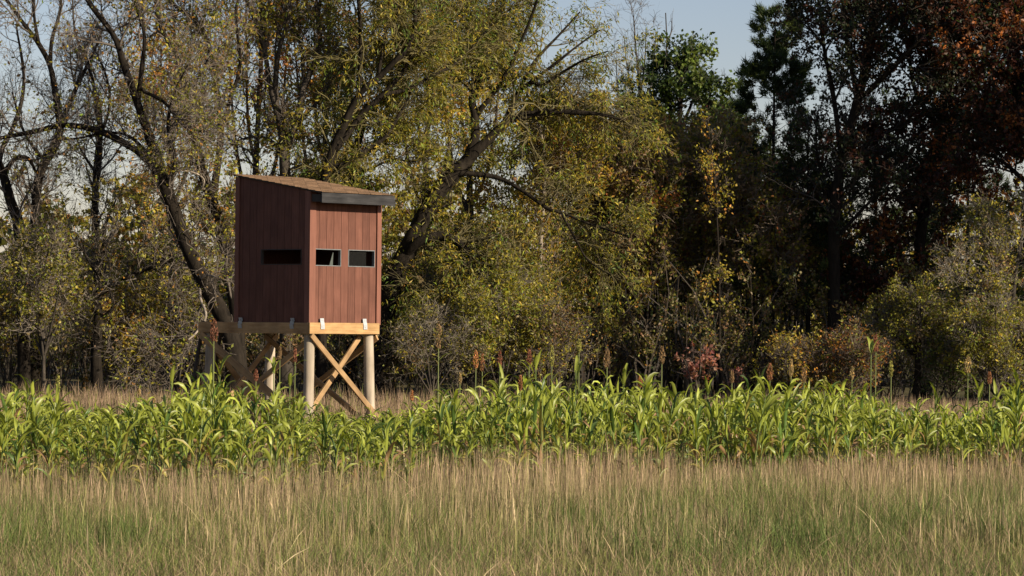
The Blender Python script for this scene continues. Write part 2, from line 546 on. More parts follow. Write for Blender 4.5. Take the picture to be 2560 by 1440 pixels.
# deck and rim
DX, DY0, DY1 = 1.56, -0.045, 2.60
RIM0, RIM1 = 1.492, 1.672
bevel(lbox('rim_beam', -0.028, DX, DY0, DY0 + 0.038, RIM0, RIM1, M['pine_x']))
bevel(lbox('rim_beam', -0.030, 0.008, DY0 + 0.040, DY1, RIM0 - .003, RIM1 - .004, M['pine']))
bevel(lbox('rim_beam', DX - 0.038, DX, DY0 + 0.040, DY1, RIM0, RIM1 - .004, M['pine']))
bevel(lbox('rim_beam', 0.010, DX - 0.040, DY1 - 0.04, DY1 - 0.002, RIM0, RIM1 - .004, M['pine_x']))
for k in range(4):
    lbox('joist', 0.30 + 0.32 * k, 0.34 + 0.32 * k, DY0 + 0.042, DY1 - 0.044, RIM0 + .02, RIM1 - 0.03, M['pine'])
yy = DY0 + 0.04
while yy < DY1 - 0.16:
    lbox('deck_board', 0.010, DX - 0.042, yy, yy + 0.138, RIM1 - 0.028, RIM1 - 0.001, M['pine_x'])
    yy += 0.146

def bracket(kind, c):
    w = 0.042; gg = Geo()
    zs = (1.568, 1.640, 1.690, 1.742)
    yo = (-0.052, -0.050, -0.034, -0.028)
    th = 0.006
    for (za, zb, ya, yb) in zip(zs[:-1], zs[1:], yo[:-1], yo[1:]):
        if kind == 'R':
            V = [(c - w, ya - th, za), (c + w, ya - th, za), (c + w, ya, za), (c - w, ya, za), (c - w, yb - th, zb), (c + w, yb - th, zb), (c + w, yb, zb), (c - w, yb, zb)]
        else:
            ya2, yb2 = ya + .018, yb + 0.0
            V = [(ya2 - th, c + w, za), (ya2 - th, c - w, za), (ya2, c - w, za), (ya2, c + w, za), (yb2 - th, c + w, zb), (yb2 - th, c - w, zb), (yb2, c - w, zb), (yb2, c + w, zb)]
        gg.add(V, BOXQ)
    V, f, C = gg.arrays(); cc = V.mean(0)
    o = obj('bracket', mesh('bracket', V, f, M['metal'], None, False, cc), hut); o.location = cc
    for dz in (-0.05, 0.055):
        a = np.arange(8) * math.pi / 4
        yb_ = -0.062 if dz < 0 else -0.041
        if kind == 'R': Vb = np.concatenate([np.stack([c + .009 * np.cos(a), np.full(8, yy_), 1.655 + dz + .009 * np.sin(a)], -1) for yy_ in (yb_, yb_ + .01)])
        else:
            yb_ += .018 if dz < 0 else 0.0
            Vb = np.concatenate([np.stack([np.full(8, yy_), c + .009 * np.cos(a), 1.655 + dz + .009 * np.sin(a)], -1) for yy_ in (yb_, yb_ + .01)])
        i8 = np.arange(8)
        b = obj('bolt', mesh('bolt', Vb, [np.stack([i8, (i8 + 1) % 8, (i8 + 1) % 8 + 8, i8 + 8], -1), i8[None, :]], M['metal'], None, False, cc), o)
for c in (0.255, 1.225): bracket('R', c)
for c in (0.36, 1.58): bracket('L', c)

# posts
def post(x, y, x2, y2, r=0.083):
    N = 9
    t = np.linspace(0, 1, N)
    P = np.stack([x + (x2 - x) * t + 0.006 * np.sin(5 * t + x), y + (y2 - y) * t, 1.490 - (1.490 + 0.25) * t], -1)
    R = r * (1 + 0.06 * t + 0.02 * np.sin(9 * t + 3 * x))
    V, Q = tubes(P[None], R[None], 18)
    c = P.mean(0)
    o = obj('post', mesh('post', V, [Q], M['post'], None, True, c), hut); o.location = c
post(0.10, 0.10, 0.08, 0.08)
post(1.44, 0.10, 1.50, 0.07)
post(1.44, 2.42, 1.48, 2.46)
post(0.10, 2.42, 0.08, 2.48)

def brace(p, q, wide_axis, w=0.088, th=0.036):
    """sawn brace from p to q; wide_axis: direction across its broad face normal"""
    p = np.array(p, float); q = np.array(q, float)
    d = norm(q - p); nrm = np.array(wide_axis, float)
    side = norm(np.cross(d, nrm)) * w / 2; nn = nrm * th / 2
    V = np.array([p - side - nn, p + side - nn, p + side + nn, p - side + nn, q - side - nn, q + side - nn, q + side + nn, q - side + nn])
    c = V.mean(0)
    # local frame with z along the brace so the grain follows it
    Rm = np.stack([norm(side), nrm, d], 1)
    if np.linalg.det(Rm) < 0: Rm[:, 1] *= -1
    Vl = (V - c) @ Rm
    o = obj('brace', mesh('brace', Vl, [BOXQ], M['pine_z']), hut)
    o.matrix_local = Matrix([list(Rm[i]) + [c[i]] for i in range(3)] + [[0, 0, 0, 1]])
    return bevel(o, 0.003)
M['pine_z'] = wood_mat('treated_pine_brace', (0.28, 0.165, 0.075), (0.44, 0.29, 0.14), (28, 28, 2.2), 0.7, 0.2, 0.22, 0.2)
yR = -0.022
brace((0.03, yR, 1.47), (1.56, yR, 0.13), (0, 1, 0))
brace((1.36, 0.20, 1.46), (0.10, 0.20, 0.10), (0, 1, 0))
brace((-0.012, 2.56, 1.46), (-0.012, 0.12, 0.10), (1, 0, 0), 0.12)
brace((0.20, 0.10, 1.44), (0.20, 2.40, 0.10), (1, 0, 0))
brace((0.05, 2.54, 1.45), (1.50, 2.54, 0.10), (0, 1, 0))
brace((1.50, 2.33, 1.45), (0.12, 2.33, 0.12), (0, 1, 0))
brace((1.575, 0.02, 1.44), (1.575, 2.45, 0.10), (1, 0, 0))
brace((1.35, 2.45, 1.44), (1.35, 0.12, 0.10), (1, 0, 0))

# ladder at the open end of the deck
lad = empty('ladder', (0, 0, 0)); lad.parent = hut
def bar(name, p, q, r, parent, mat, k=8):
    P = np.linspace(np.array(p, float), np.array(q, float), 4)
    V, Q = tubes(P[None], np.full((1, 4), r), k)
    c = P.mean(0)
    o = obj(name, mesh(name, V, [Q], mat, None, True, c), parent); o.location = c
    return o
bar('rail', (0.12, 2.64, 1.68), (0.12, 3.02, -0.05), 0.032, lad, M['dark'])
bar('rail', (0.56, 2.64, 1.68), (0.56, 3.02, -0.05), 0.032, lad, M['dark'])
for k in range(5):
    t = 0.12 + 0.19 * k
    z = 1.68 - 1.73 * t; yy = 2.64 + 0.38 * t
    bar('rung', (0.12, yy, z), (0.56, yy, z), 0.02, lad, M['dark'], 6)

# ------------------------------------------------------------------ leaves, branches
def rand_unit(n):
    return norm(rng.normal(size=(n, 3)))


def leaf_quads(P, D, L, W):
    """rhomb leaves at P pointing along D"""
    n = len(P)
    L = np.asarray(L) * 1.18; W = np.asarray(W) * 1.3
    S = norm(np.cross(D, rand_unit(n)))
    L = np.broadcast_to(L, n)[:, None]; W = np.broadcast_to(W, n)[:, None]
    Nn = np.cross(D, S) * L * 0.10
    V = np.stack([P, P + D * L * 0.45 + S * W * 0.5 + Nn, P + D * L, P + D * L * 0.45 - S * W * 0.5 + Nn], 1).reshape(-1, 3)
    Q = np.arange(n * 4).reshape(n, 4)
    return V, Q


def needle_tris(P, D, L, W):
    """short tufts of needles as slim triangles"""
    S = norm(np.cross(D, rand_unit(len(P)))) * (np.asarray(W) * 0.62)
    V = np.stack([P - S, P + S, P + D * np.asarray(L)[:, None] * 1.25], 1).reshape(-1, 3)
    return V, np.arange(len(P) * 3).reshape(-1, 3)


def palette(P, pal, noise, jitter=0.28):
    """pal: list of (rgb, weight); neighbours share hue through a 3D noise"""
    n = len(P)
    w = np.array([p[1] for p in pal], float); w /= w.sum()
    cum = np.cumsum(w)
    q = noise(P) * 0.75 + rng.normal(size=n) * 0.65
    q = 0.5 * (1 + np.vectorize(math.erf)(q / 1.41421)) if n < 1 else 1 / (1 + np.exp(-1.702 * q))
    idx = np.minimum(np.searchsorted(cum, q), len(pal) - 1)
    C = np.array([p[0] for p in pal])[idx]
    return C * np.exp(rng.normal(size=(n, 1)) * jitter) * np.exp(rng.normal(size=(n, 3)) * 0.06)


def catmull(pts, n):
    pts = np.asarray(pts, float)
    d = np.concatenate([[0], np.cumsum(np.linalg.norm(np.diff(pts, axis=0), axis=1))])
    t = np.linspace(0, d[-1], n)
    ext = np.concatenate([[2 * pts[0] - pts[1]], pts, [2 * pts[-1] - pts[-2]]])
    out = []
    for x in t:
        i = min(max(np.searchsorted(d, x, 'right') - 1, 0), len(pts) - 2)
        u = (x - d[i]) / max(d[i + 1] - d[i], 1e-9)
        p0, p1, p2, p3 = ext[i], ext[i + 1], ext[i + 2], ext[i + 3]
        out.append(0.5 * ((2 * p1) + (-p0 + p2) * u + (2 * p0 - 5 * p1 + 4 * p2 - p3) * u * u + (-p0 + 3 * p1 - 3 * p2 + p3) * u ** 3))
    return np.array(out)


def grow(P, R, n, length, ang, trop=(0, 0, 0.1), curl=0.25, N=7, ratio=0.55, rmin=0.003, tmin=0.25, weight=None, taper=0.25, toward=None):
    """n children on parent polylines P (B,M,3)"""
    B, Mn, _ = P.shape
    seg = np.linalg.norm(np.diff(P, axis=1), axis=2).sum(1)
    w = seg if weight is None else seg * weight
    b = rng.choice(B, n, p=w / w.sum())
    t = tmin + (1 - tmin) * rng.random(n) ** 0.8
    f = t * (Mn - 1); i = np.minimum(f.astype(int), Mn - 2); u = (f - i)[:, None]
    p0 = P[b, i] * (1 - u) + P[b, i + 1] * u
    T = norm(P[b, i + 1] - P[b, i])
    rp = R[b, i] * (1 - u[:, 0]) + R[b, i + 1] * u[:, 0]
    a = rng.uniform(ang[0], ang[1], n)[:, None]
    perp = norm(np.cross(T, rand_unit(n)))
    if toward is not None: perp = norm(perp + np.asarray(toward) * 0.6)
    d = norm(np.cos(a) * T + np.sin(a) * perp)
    L = rng.uniform(length[0], length[1], n) * (1.15 - 0.5 * t)
    out = np.empty((n, N, 3)); out[:, 0] = p0
    st = (L / (N - 1))[:, None]
    tr = np.asarray(trop, float)[None]
    for j in range(1, N):
        d = norm(d + rng.normal(size=(n, 3)) * curl + tr)
        out[:, j] = out[:, j - 1] + d * st
    r0 = np.maximum(np.minimum(rp * ratio, L * 0.02 + 0.002), rmin)
    rr = r0[:, None] * np.linspace(1, taper, N)[None]
    return out, np.maximum(rr, rmin * 0.7)


def along(P, n, tmin=0.2):
    B, Mn, _ = P.shape
    seg = np.linalg.norm(np.diff(P, axis=1), axis=2).sum(1)
    b = rng.choice(B, n, p=seg / seg.sum())
    t = tmin + (1 - tmin) * rng.random(n)
    f = t * (Mn - 1); i = np.minimum(f.astype(int), Mn - 2); u = (f - i)[:, None]
    return P[b, i] * (1 - u) + P[b, i + 1] * u, norm(P[b, i + 1] - P[b, i])


OLIVE = (0.195, 0.190, 0.026); YOLIVE = (0.32, 0.27, 0.030); GREEN = (0.105, 0.160, 0.024); BRIGHT = (0.215, 0.255, 0.034)
YELLOW = (0.42, 0.31, 0.040); ORANGE = (0.41, 0.20, 0.032); BROWN = (0.20, 0.125, 0.055); RUST = (0.24, 0.085, 0.026)
RED = (0.17, 0.035, 0.018); TAN = (0.29, 0.22, 0.115); DKGREEN = (0.032, 0.052, 0.016)
PAL = {
    'willow': [(GREEN, 1.5), (OLIVE, 3), (YOLIVE, 3.5), (BRIGHT, 1.5), (YELLOW, 1.0)],
    'bare': [(BROWN, 2), (TAN, 1), (ORANGE, 1)],
    'thin': [(BROWN, .6), (OLIVE, 2), (YOLIVE, 2.5), (BRIGHT, .8), (ORANGE, 0.5)],
    'orange': [(YOLIVE, 1), (YELLOW, 1.5), (ORANGE, 3), (RUST, 1)],
    'gold': [(OLIVE, 1), (YOLIVE, 2), (YELLOW, 3), (ORANGE, 1)],
    'green': [(DKGREEN, 1.5), ((0.062, 0.098, 0.020), 3), ((0.125, 0.160, 0.027), 1.6)],
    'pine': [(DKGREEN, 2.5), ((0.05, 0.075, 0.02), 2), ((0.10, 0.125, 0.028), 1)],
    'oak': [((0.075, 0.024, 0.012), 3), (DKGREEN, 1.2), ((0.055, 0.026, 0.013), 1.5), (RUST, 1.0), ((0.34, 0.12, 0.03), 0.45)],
    'brush': [(BROWN, 2), (OLIVE, 2), ((0.15, 0.13, 0.042), 2), (TAN, .6), (DKGREEN, .6), (ORANGE, .3)],
    'rusty': [((0.13, 0.085, 0.04), 2), (OLIVE, 1.5), (RUST, 1), (ORANGE, .9)],
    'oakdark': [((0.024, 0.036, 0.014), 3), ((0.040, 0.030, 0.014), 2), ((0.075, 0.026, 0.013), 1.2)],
    'dark': [((0.30, 0.20, 0.095), 2), (OLIVE, 1.5), (YOLIVE, 1.2), (RUST, 0.5)],
    'shrub': [(OLIVE, 3), (YOLIVE, 3), (BRIGHT, 1.2), (TAN, 0.5)],
    'grey': [(TAN, 1), (OLIVE, 3), (YOLIVE, 2), (BROWN, 1)],
    'pink': [((0.33, 0.13, 0.095), 2), ((0.42, 0.22, 0.15), 2.5), ((0.25, 0.09, 0.05), 1)],
    'under': [(BROWN, 1.5), (OLIVE, 2.4), (YOLIVE, 2.6), (TAN, .6), (YELLOW, .8), (ORANGE, 0.5), (DKGREEN, 0.5)],
}


LEAF_K = 0.62


def tree(name, label, cat, d, limbs, bark='bark', group=None, pal='thin', n1=60, l1=(0.9, 2.0), a1=(0.5, 1.1), trop1=(0, 0, 0.06), curl1=0.2,
         n2=500, l2=(0.4, 0.9), a2=(0.4, 1.0), trop2=(0, 0, 0.03), curl2=0.28, n3=2500, l3=(0.2, 0.5), trop3=(0, 0, 0), nleaf=0, leaf=(0.08, 0.045),
         hang=0.0, clump=0.7, thr=-0.3, twig=(0.06, 0.048, 0.036), seed=1, spread=1.6, pale=(), leaf_from=3, jitter=0.28, branch_w=None, ymin=None, loff=0.06, away=0.0):
    """limbs: list of (pixel points, width px at start, width at end[, depth drift m]); the first is the trunk"""
    global rng
    rng = np.random.default_rng(seed)
    done = []   # (px pts (n,2), depth (n,), P, R)
    base = None
    root = None
    for li, lb in enumerate(limbs):
        pts, w0, w1 = lb[0], lb[1], lb[2]
        N = max(10, 4 * len(pts))
        q = catmull(pts, N)
        if li == 0:
            dep = d + np.concatenate([[0], np.cumsum(rng.normal(size=N - 1) * 0.05)])
        else:
            best = None
            for (qq, dd, _, _) in done:
                e = np.linalg.norm(qq - q[0], axis=1); k = e.argmin()
                if best is None or e[k] < best[0]: best = (e[k], dd[k], qq[k])
            drift = lb[3] if len(lb) > 3 else rng.uniform(-1, 1) * spread
            s = np.linspace(0, 1, N)
            dep = best[1] + drift * s ** 0.9 + np.concatenate([[0], np.cumsum(rng.normal(size=N - 1) * 0.04)])
            if best[0] < 40: q[0] = best[2]
        P = at(q[:, 0], q[:, 1], dep)
        if li == 0 and P[0, 2] > -0.2:
            foot = P[0].copy(); foot[2] = -0.25
            P = np.concatenate([[foot], P]); q = np.concatenate([q[:1] + [0, 5], q]); dep = np.concatenate([dep[:1], dep]); N += 1
        R = np.linspace(w0, w1, N) / 2 * d / F
        R = R * (1 + 0.06 * np.sin(np.linspace(0, 17, N) + li))
        if li == 0: R[:2] *= 1.2
        done.append((q, dep, P, R))
        if li == 0:
            base = np.array([P[0, 0], P[0, 1], 0.0])
            root = empty(name, base)
            tag(root, label, cat, group)
        V, Qd = tubes(P[None], R[None], 9 if R[0] > 0.06 else 7)
        m_ = M['bark_pale'] if li in pale else M[bark]
        o = obj('trunk' if li == 0 else 'limb', mesh(name + ('_trunk' if li == 0 else '_limb'), V, [Qd], m_, None, True, base), root)
        if li in pale: o['label'] = 'bleached dead limb without bark'
    # branches
    NN = 16
    LP = []; LR = []; wts = []
    for k, (q, dep, P, R) in enumerate(done):
        ii_ = np.linspace(0, len(P) - 1, NN); i0 = np.minimum(ii_.astype(int), len(P) - 2); u = (ii_ - i0)[:, None]
        LP.append(P[i0] * (1 - u) + P[i0 + 1] * u); LR.append(R[i0] * (1 - u[:, 0]) + R[i0 + 1] * u[:, 0])
        wts.append(1.0 if branch_w is None else branch_w[min(k, len(branch_w) - 1)])
    LP = np.array(LP); LR = np.array(LR); wts = np.array(wts)
    B1, R1 = grow(LP, LR, n1, l1, a1, trop1, curl1, 8, 0.5, 0.006, 0.3, wts, toward=(0, away, 0) if away else None)
    B2, R2 = grow(B1, R1, n2, l2, a2, trop2, curl2, 5, 0.6, 0.004, 0.15)
    g = Geo()
    tc = np.array(twig)
    V, Qd = tubes(B1, R1, 4); g.add(V, Qd, None, tc * 0.9)
    V, Qd = ribbons(B2, R2); g.add(V, Qd, None, tc)
    if n3:
        B3, R3 = grow(np.concatenate([B2]), R2, n3, l3, (0.4, 1.0), trop3, 0.36, 3, 0.7, 0.0034, 0.1)
        V, Qd = ribbons(B3, R3)
        cc = np.repeat(tc[None] * np.exp(rng.normal(size=(n3, 1)) * 0.25), 6, 0)
        g.add(V, Qd, None, cc)
    o = obj('branches', g.mesh(name + '_branches', M['twig'], True, base), root); o['kind'] = 'stuff'
    if nleaf:
        nleaf = int(nleaf * LEAF_K)
        src = B3 if n3 and leaf_from == 3 else B2
        Pn, T = along(src, nleaf, 0.15)
        cn = Noise(clump, seed + 5)
        keep = cn(Pn) > thr
        if ymin is not None: keep &= Pn[:, 2] > ymin
        Pn = Pn[keep]; T = T[keep]; n = len(Pn)
        Pn = Pn + rng.normal(size=(n, 3)) * loff
        D = norm(T * 0.6 + rand_unit(n) * 0.9 + np.array([0, 0, -hang]))
        L = leaf[0] * rng.uniform(0.65, 1.25, n); W = leaf[1] * rng.uniform(0.65, 1.25, n)
        V, Qd = leaf_quads(Pn, D, L, W)
        C = np.repeat(palette(Pn, PAL[pal], Noise(1.1, seed + 9), jitter), 4, 0)
        o = obj('crown', mesh(name + '_crown', V, [Qd], M['leaf'], C, False, base), root); o['kind'] = 'stuff'
    return root


# ================================================================= TREES
# --- left: mostly bare, dark-barked trees
tree('bare_tree', 'thick dark trunk leaning left at the far left edge of the woods', 'tree', 74,
     [([(62, 985), (50, 600), (28, 510), (8, 435), (-12, 380), (-25, 250), (-30, 60)], 34, 18),
      ([(15, 425), (40, 396), (70, 396), (90, 430)], 14, 7, .5), ([(-5, 390), (40, 300), (60, 200), (40, 60)], 14, 5)],
     pal='thin', n1=26, n2=240, n3=1300, nleaf=1800, seed=21, thr=0.2, twig=(0.135, 0.112, 0.088))
tree('bare_tree', 'tall leafless tree with upright forked stems left of the arching tree', 'tree', 79,
     [([(88, 985), (86, 600), (95, 460), (112, 405), (140, 360), (150, 310), (140, 240)], 32, 20),
      ([(140, 240), (125, 165), (97, 110), (60, 60), (10, -10), (-20, -60)], 16, 6),
      ([(125, 165), (130, 100), (150, 25), (155, -50)], 12, 5), ([(100, 120), (88, 60), (78, -40)], 10, 5),
      ([(148, 320), (178, 250), (205, 190), (235, 130), (260, 60)], 14, 5), ([(112, 405), (60, 330), (30, 230)], 10, 4)],
     pal='bare', n1=60, l1=(0.8, 2.0), a1=(0.3, 0.9), trop1=(0, 0, 0.14), n2=700, l2=(0.4, 1.0), n3=3600, l3=(0.2, 0.5), nleaf=2600, leaf=(0.09, 0.06), thr=0.6, seed=22, twig=(0.135, 0.112, 0.088))
tree('bare_tree', 'slim bare tree rising straight between the arching limb and the sky', 'tree', 81,
     [([(240, 985), (238, 600), (238, 480), (243, 400), (250, 340), (248, 250)], 26, 14), ([(250, 340), (275, 260), (262, 180), (230, 110)], 10, 4),
      ([(238, 430), (200, 370), (185, 310)], 8, 3), ([(240, 300), (232, 200), (190, 90), (180, -20)], 10, 4)],
     pal='bare', n1=50, a1=(0.3, 0.9), trop1=(0, 0, 0.12), n2=600, n3=3000, nleaf=900, thr=0.8, seed=23, twig=(0.135, 0.112, 0.088))
tree('stubby_tree', 'dark broken trunk with low crooked limbs behind the left bushes', 'tree', 74.5,
     [([(243, 985), (240, 880), (246, 790), (238, 730), (250, 660), (262, 610)], 34, 16), ([(250, 735), (300, 703), (350, 680), (420, 655), (460, 640)], 14, 5, -.8),
      ([(240, 770), (195, 738), (160, 722), (120, 740)], 12, 4), ([(258, 630), (265, 560), (290, 500)], 12, 4), ([(246, 800), (280, 770), (275, 730), (225, 660), (195, 600)], 8, 3, -1)],
     pal='thin', n1=60, l1=(0.6, 1.5), n2=600, n3=2600, nleaf=5000, seed=24, thr=0.0, twig=(0.13, 0.11, 0.085), curl1=0.3)
tree('arching_tree', 'leaning dark tree with one limb arching far out over the left bushes', 'tree', 72,
     [([(590, 985), (585, 880), (560, 800), (505, 690), (465, 610), (437, 530), (415, 470), (395, 400), (378, 355)], 54, 26),
      ([(378, 355), (348, 270), (312, 170), (285, 90), (225, 10), (180, -70)], 24, 9),
      ([(400, 440), (352, 385), (300, 352), (240, 325), (160, 313), (80, 330), (0, 345), (-70, 362)], 22, 8),
      ([(345, 250), (357, 150), (360, 80), (338, 10), (318, -50)], 14, 6), ([(405, 430), (330, 345), (262, 332), (200, 345), (120, 350)], 10, 4),
      ([(352, 225), (410, 255), (437, 290), (468, 320), (520, 330)], 10, 4), ([(415, 470), (438, 400), (420, 330), (430, 250), (470, 160)], 12, 5),
      ([(505, 690), (500, 740), (515, 790), (492, 830), (470, 850)], 9, 5, -.9), ([(503, 700), (520, 688), (545, 695)], 9, 4, -.9),
      ([(560, 800), (480, 830), (420, 860), (360, 900), (330, 930)], 8, 3, -1.2)],
     pal='thin', n1=120, l1=(0.6, 1.7), n2=1300, n3=5200, nleaf=13000, leaf=(0.07, 0.04), seed=25, thr=0.15, pale=(7, 8), twig=(0.135, 0.112, 0.088), curl1=0.26)
tree('forked_tree', 'dark forked tree growing just left of and behind the hunting blind', 'tree', 74,
     [([(600, 985), (596, 860), (588, 760), (570, 650), (550, 560), (530, 500), (503, 420), (487, 350)], 42, 22),
      ([(487, 350), (470, 290), (460, 210), (440, 140), (400, 60), (385, -40)], 20, 8),
      ([(532, 490), (546, 400), (552, 310), (540, 210), (525, 125), (498, 60), (430, 8), (400, -40)], 20, 8),
      ([(488, 380), (495, 300), (488, 215), (520, 150)], 12, 5), ([(552, 330), (575, 250), (600, 160), (590, 40), (600, -40)], 12, 5),
      ([(487, 320), (400, 300), (350, 309)], 8, 3), ([(500, 480), (510, 450), (480, 430), (420, 425)], 6, 3, -.8), ([(515, 480), (495, 400), (500, 300)], 5, 3, -.6)],
     pal='thin', n1=110, l1=(0.6, 1.7), a1=(0.3, 0.9), trop1=(0, 0, 0.12), n2=1300, n3=5200, nleaf=20000, leaf=(0.075, 0.042), seed=26, away=1.0, thr=-0.1, pale=(6, 7), twig=(0.135, 0.112, 0.088))
tree('many_stemmed_tree', 'tree with several tall slender stems directly behind the blind roof', 'tree', 76.5,
     [([(715, 985), (717, 560), (713, 440), (709, 350), (700, 300)], 40, 24),
      ([(709, 350), (690, 240), (695, 140), (720, 50), (738, -40)], 18, 7), ([(715, 380), (748, 285), (758, 225), (772, 190), (800, 110), (795, 40), (812, -50)], 22, 7),
      ([(758, 225), (755, 130), (735, 60), (728, -40)], 11, 5), ([(700, 310), (675, 210), (662, 120), (650, 0), (655, -50)], 18, 6),
      ([(735, 310), (790, 260), (838, 190), (870, 150)], 10, 4), ([(712, 400), (665, 345), (600, 350), (560, 380)], 9, 4), ([(660, 130), (640, 60), (600, -30)], 9, 4)],
     bark='bark_grey', pal='thin', n1=120, l1=(0.6, 1.8), a1=(0.25, 0.8), trop1=(0, 0, 0.14), n2=1400, n3=6000, nleaf=26000, leaf=(0.075, 0.045), seed=27, away=1.3, thr=-0.1, twig=(0.135, 0.112, 0.088))
# --- centre: willows
tree('willow_tree', 'olive leaved willow with twin dark stems slanting right above the roof', 'tree', 75.5,
     [([(805, 985), (802, 560), (818, 425), (845, 345), (862, 310)], 30, 22),
      ([(850, 335), (895, 240), (945, 195), (990, 150), (1012, 130), (1036, 70), (1036, -40)], 20, 8, -.4),
      ([(830, 385), (862, 345), (905, 285), (960, 235), (1010, 175), (1032, 130), (1046, 40), (1062, -50)], 18, 7, .6),
      ([(835, 420), (880, 400), (930, 365), (965, 340), (1010, 265), (1030, 220)], 14, 5, .8), ([(895, 245), (900, 160), (900, 60), (890, -40)], 13, 6),
      ([(960, 235), (1010, 225), (1080, 190), (1150, 150), (1230, 60)], 11, 4), ([(1036, 80), (1100, 20), (1150, -50)], 9, 4), ([(945, 195), (960, 100), (975, 0), (980, -50)], 10, 5)],
     pal='willow', n1=190, l1=(0.7, 1.9), n2=2200, l2=(0.4, 1.0), trop2=(0, 0, -0.10), n3=4500, l3=(0.25, 0.6), trop3=(0, 0, -0.18), nleaf=40000, leaf=(0.105, 0.027), hang=0.5, away=1.6, seed=31, clump=0.9, thr=-0.1, twig=(0.13, 0.11, 0.045))
tree('willow_tree', 'younger yellow green willow standing close behind the right roof corner', 'tree', 78,
     [([(878, 985), (880, 560), (882, 420), (900, 340), (920, 260)], 30, 16), ([(882, 430), (930, 370), (980, 330), (1010, 270)], 12, 5), ([(900, 340), (880, 250), (860, 150)], 10, 4),
      ([(882, 450), (850, 400), (830, 420), (815, 470)], 8, 3), ([(884, 440), (930, 420), (980, 400), (1040, 405)], 8, 3)],
     pal='shrub', n1=100, l1=(0.6, 1.5), n2=1200, trop2=(0, 0, -0.08), n3=3500, nleaf=34000, leaf=(0.11, 0.03), hang=0.5, seed=32, clump=0.8, thr=-0.1, twig=(0.10, 0.08, 0.045))
tree('leaning_willow', 'big willow leaning right with a heavy low arching bough right of the blind', 'tree', 78,
     [([(955, 1000), (958, 880), (965, 770), (990, 690), (1030, 600), (1060, 540), (1087, 490), (1120, 450), (1162, 408), (1187, 378)], 66, 34),
      ([(1165, 405), (1186, 350), (1188, 290), (1180, 250), (1200, 180), (1185, 100), (1250, 30), (1270, -50)], 26, 9, .5),
      ([(1180, 385), (1212, 358), (1256, 315), (1290, 294), (1360, 280), (1420, 280), (1500, 286), (1560, 300)], 28, 6, -.3),
      ([(1000, 650), (1045, 606), (1100, 591), (1138, 602), (1182, 642), (1232, 690), (1272, 745), (1290, 800)], 30, 8, -1.2),
      ([(1105, 462), (1120, 442), (1170, 434), (1250, 446), (1310, 480), (1370, 522), (1402, 531), (1470, 558), (1570, 590)], 15, 4, -.8),
      ([(1256, 315), (1300, 220), (1340, 150), (1400, 85), (1450, 30)], 14, 4, .6), ([(1300, 225), (1380, 165), (1450, 110), (1500, 75)], 11, 3, -.5),
      ([(1188, 290), (1250, 210), (1300, 110), (1340, 10), (1350, -50)], 14, 5), ([(1345, 222), (1420, 172), (1470, 145), (1520, 128)], 9, 3, -.9),
      ([(1402, 531), (1440, 600), (1470, 650), (1530, 690)], 7, 3, -.7), ([(1180, 640), (1140, 700), (1120, 760), (1090, 800)], 8, 3, -1),
      ([(1120, 600), (1118, 650), (1125, 700), (1112, 730)], 10, 3, -.6), ([(1185, 100), (1140, 20), (1110, -50)], 10, 4)],
     pal='willow', n1=300, l1=(0.7, 1.9), n2=3600, l2=(0.4, 1.0), trop2=(0, 0, -0.10), n3=8000, l3=(0.25, 0.65), trop3=(0, 0, -0.2), nleaf=90000, leaf=(0.105, 0.027), hang=0.55, away=1.6, seed=33, clump=1.0, thr=-0.05, twig=(0.13, 0.11, 0.05),
     branch_w=(0.5, 1.3, 1.0, 2.4, 0.7, .2, .12, .5, 0.2, 0.6, 1.2, 1.2, 1))
tree('birch_tree', 'slim pale trunked tree with golden leaves in the middle of the wood edge', 'tree', 80,
     [([(1350, 985), (1348, 720), (1352, 600), (1360, 480), (1362, 400), (1346, 300)], 17, 7), ([(1346, 690), (1325, 640), (1308, 618)], 6, 3, -.3), ([(1354, 570), (1380, 520), (1396, 470), (1402, 380)], 8, 4),
      ([(1358, 500), (1330, 430), (1300, 360)], 7, 3), ([(1350, 640), (1290, 560), (1270, 470)], 7, 3), ([(1396, 470), (1440, 410), (1460, 340)], 6, 3)],
     bark='bark_pale', pal='gold', n1=80, l1=(0.6, 1.4), a1=(0.4, 1.0), n2=1000, n3=3600, nleaf=30000, leaf=(0.065, 0.05), seed=34, away=1.3, clump=0.7, thr=0.0, twig=(0.17, 0.13, 0.09))
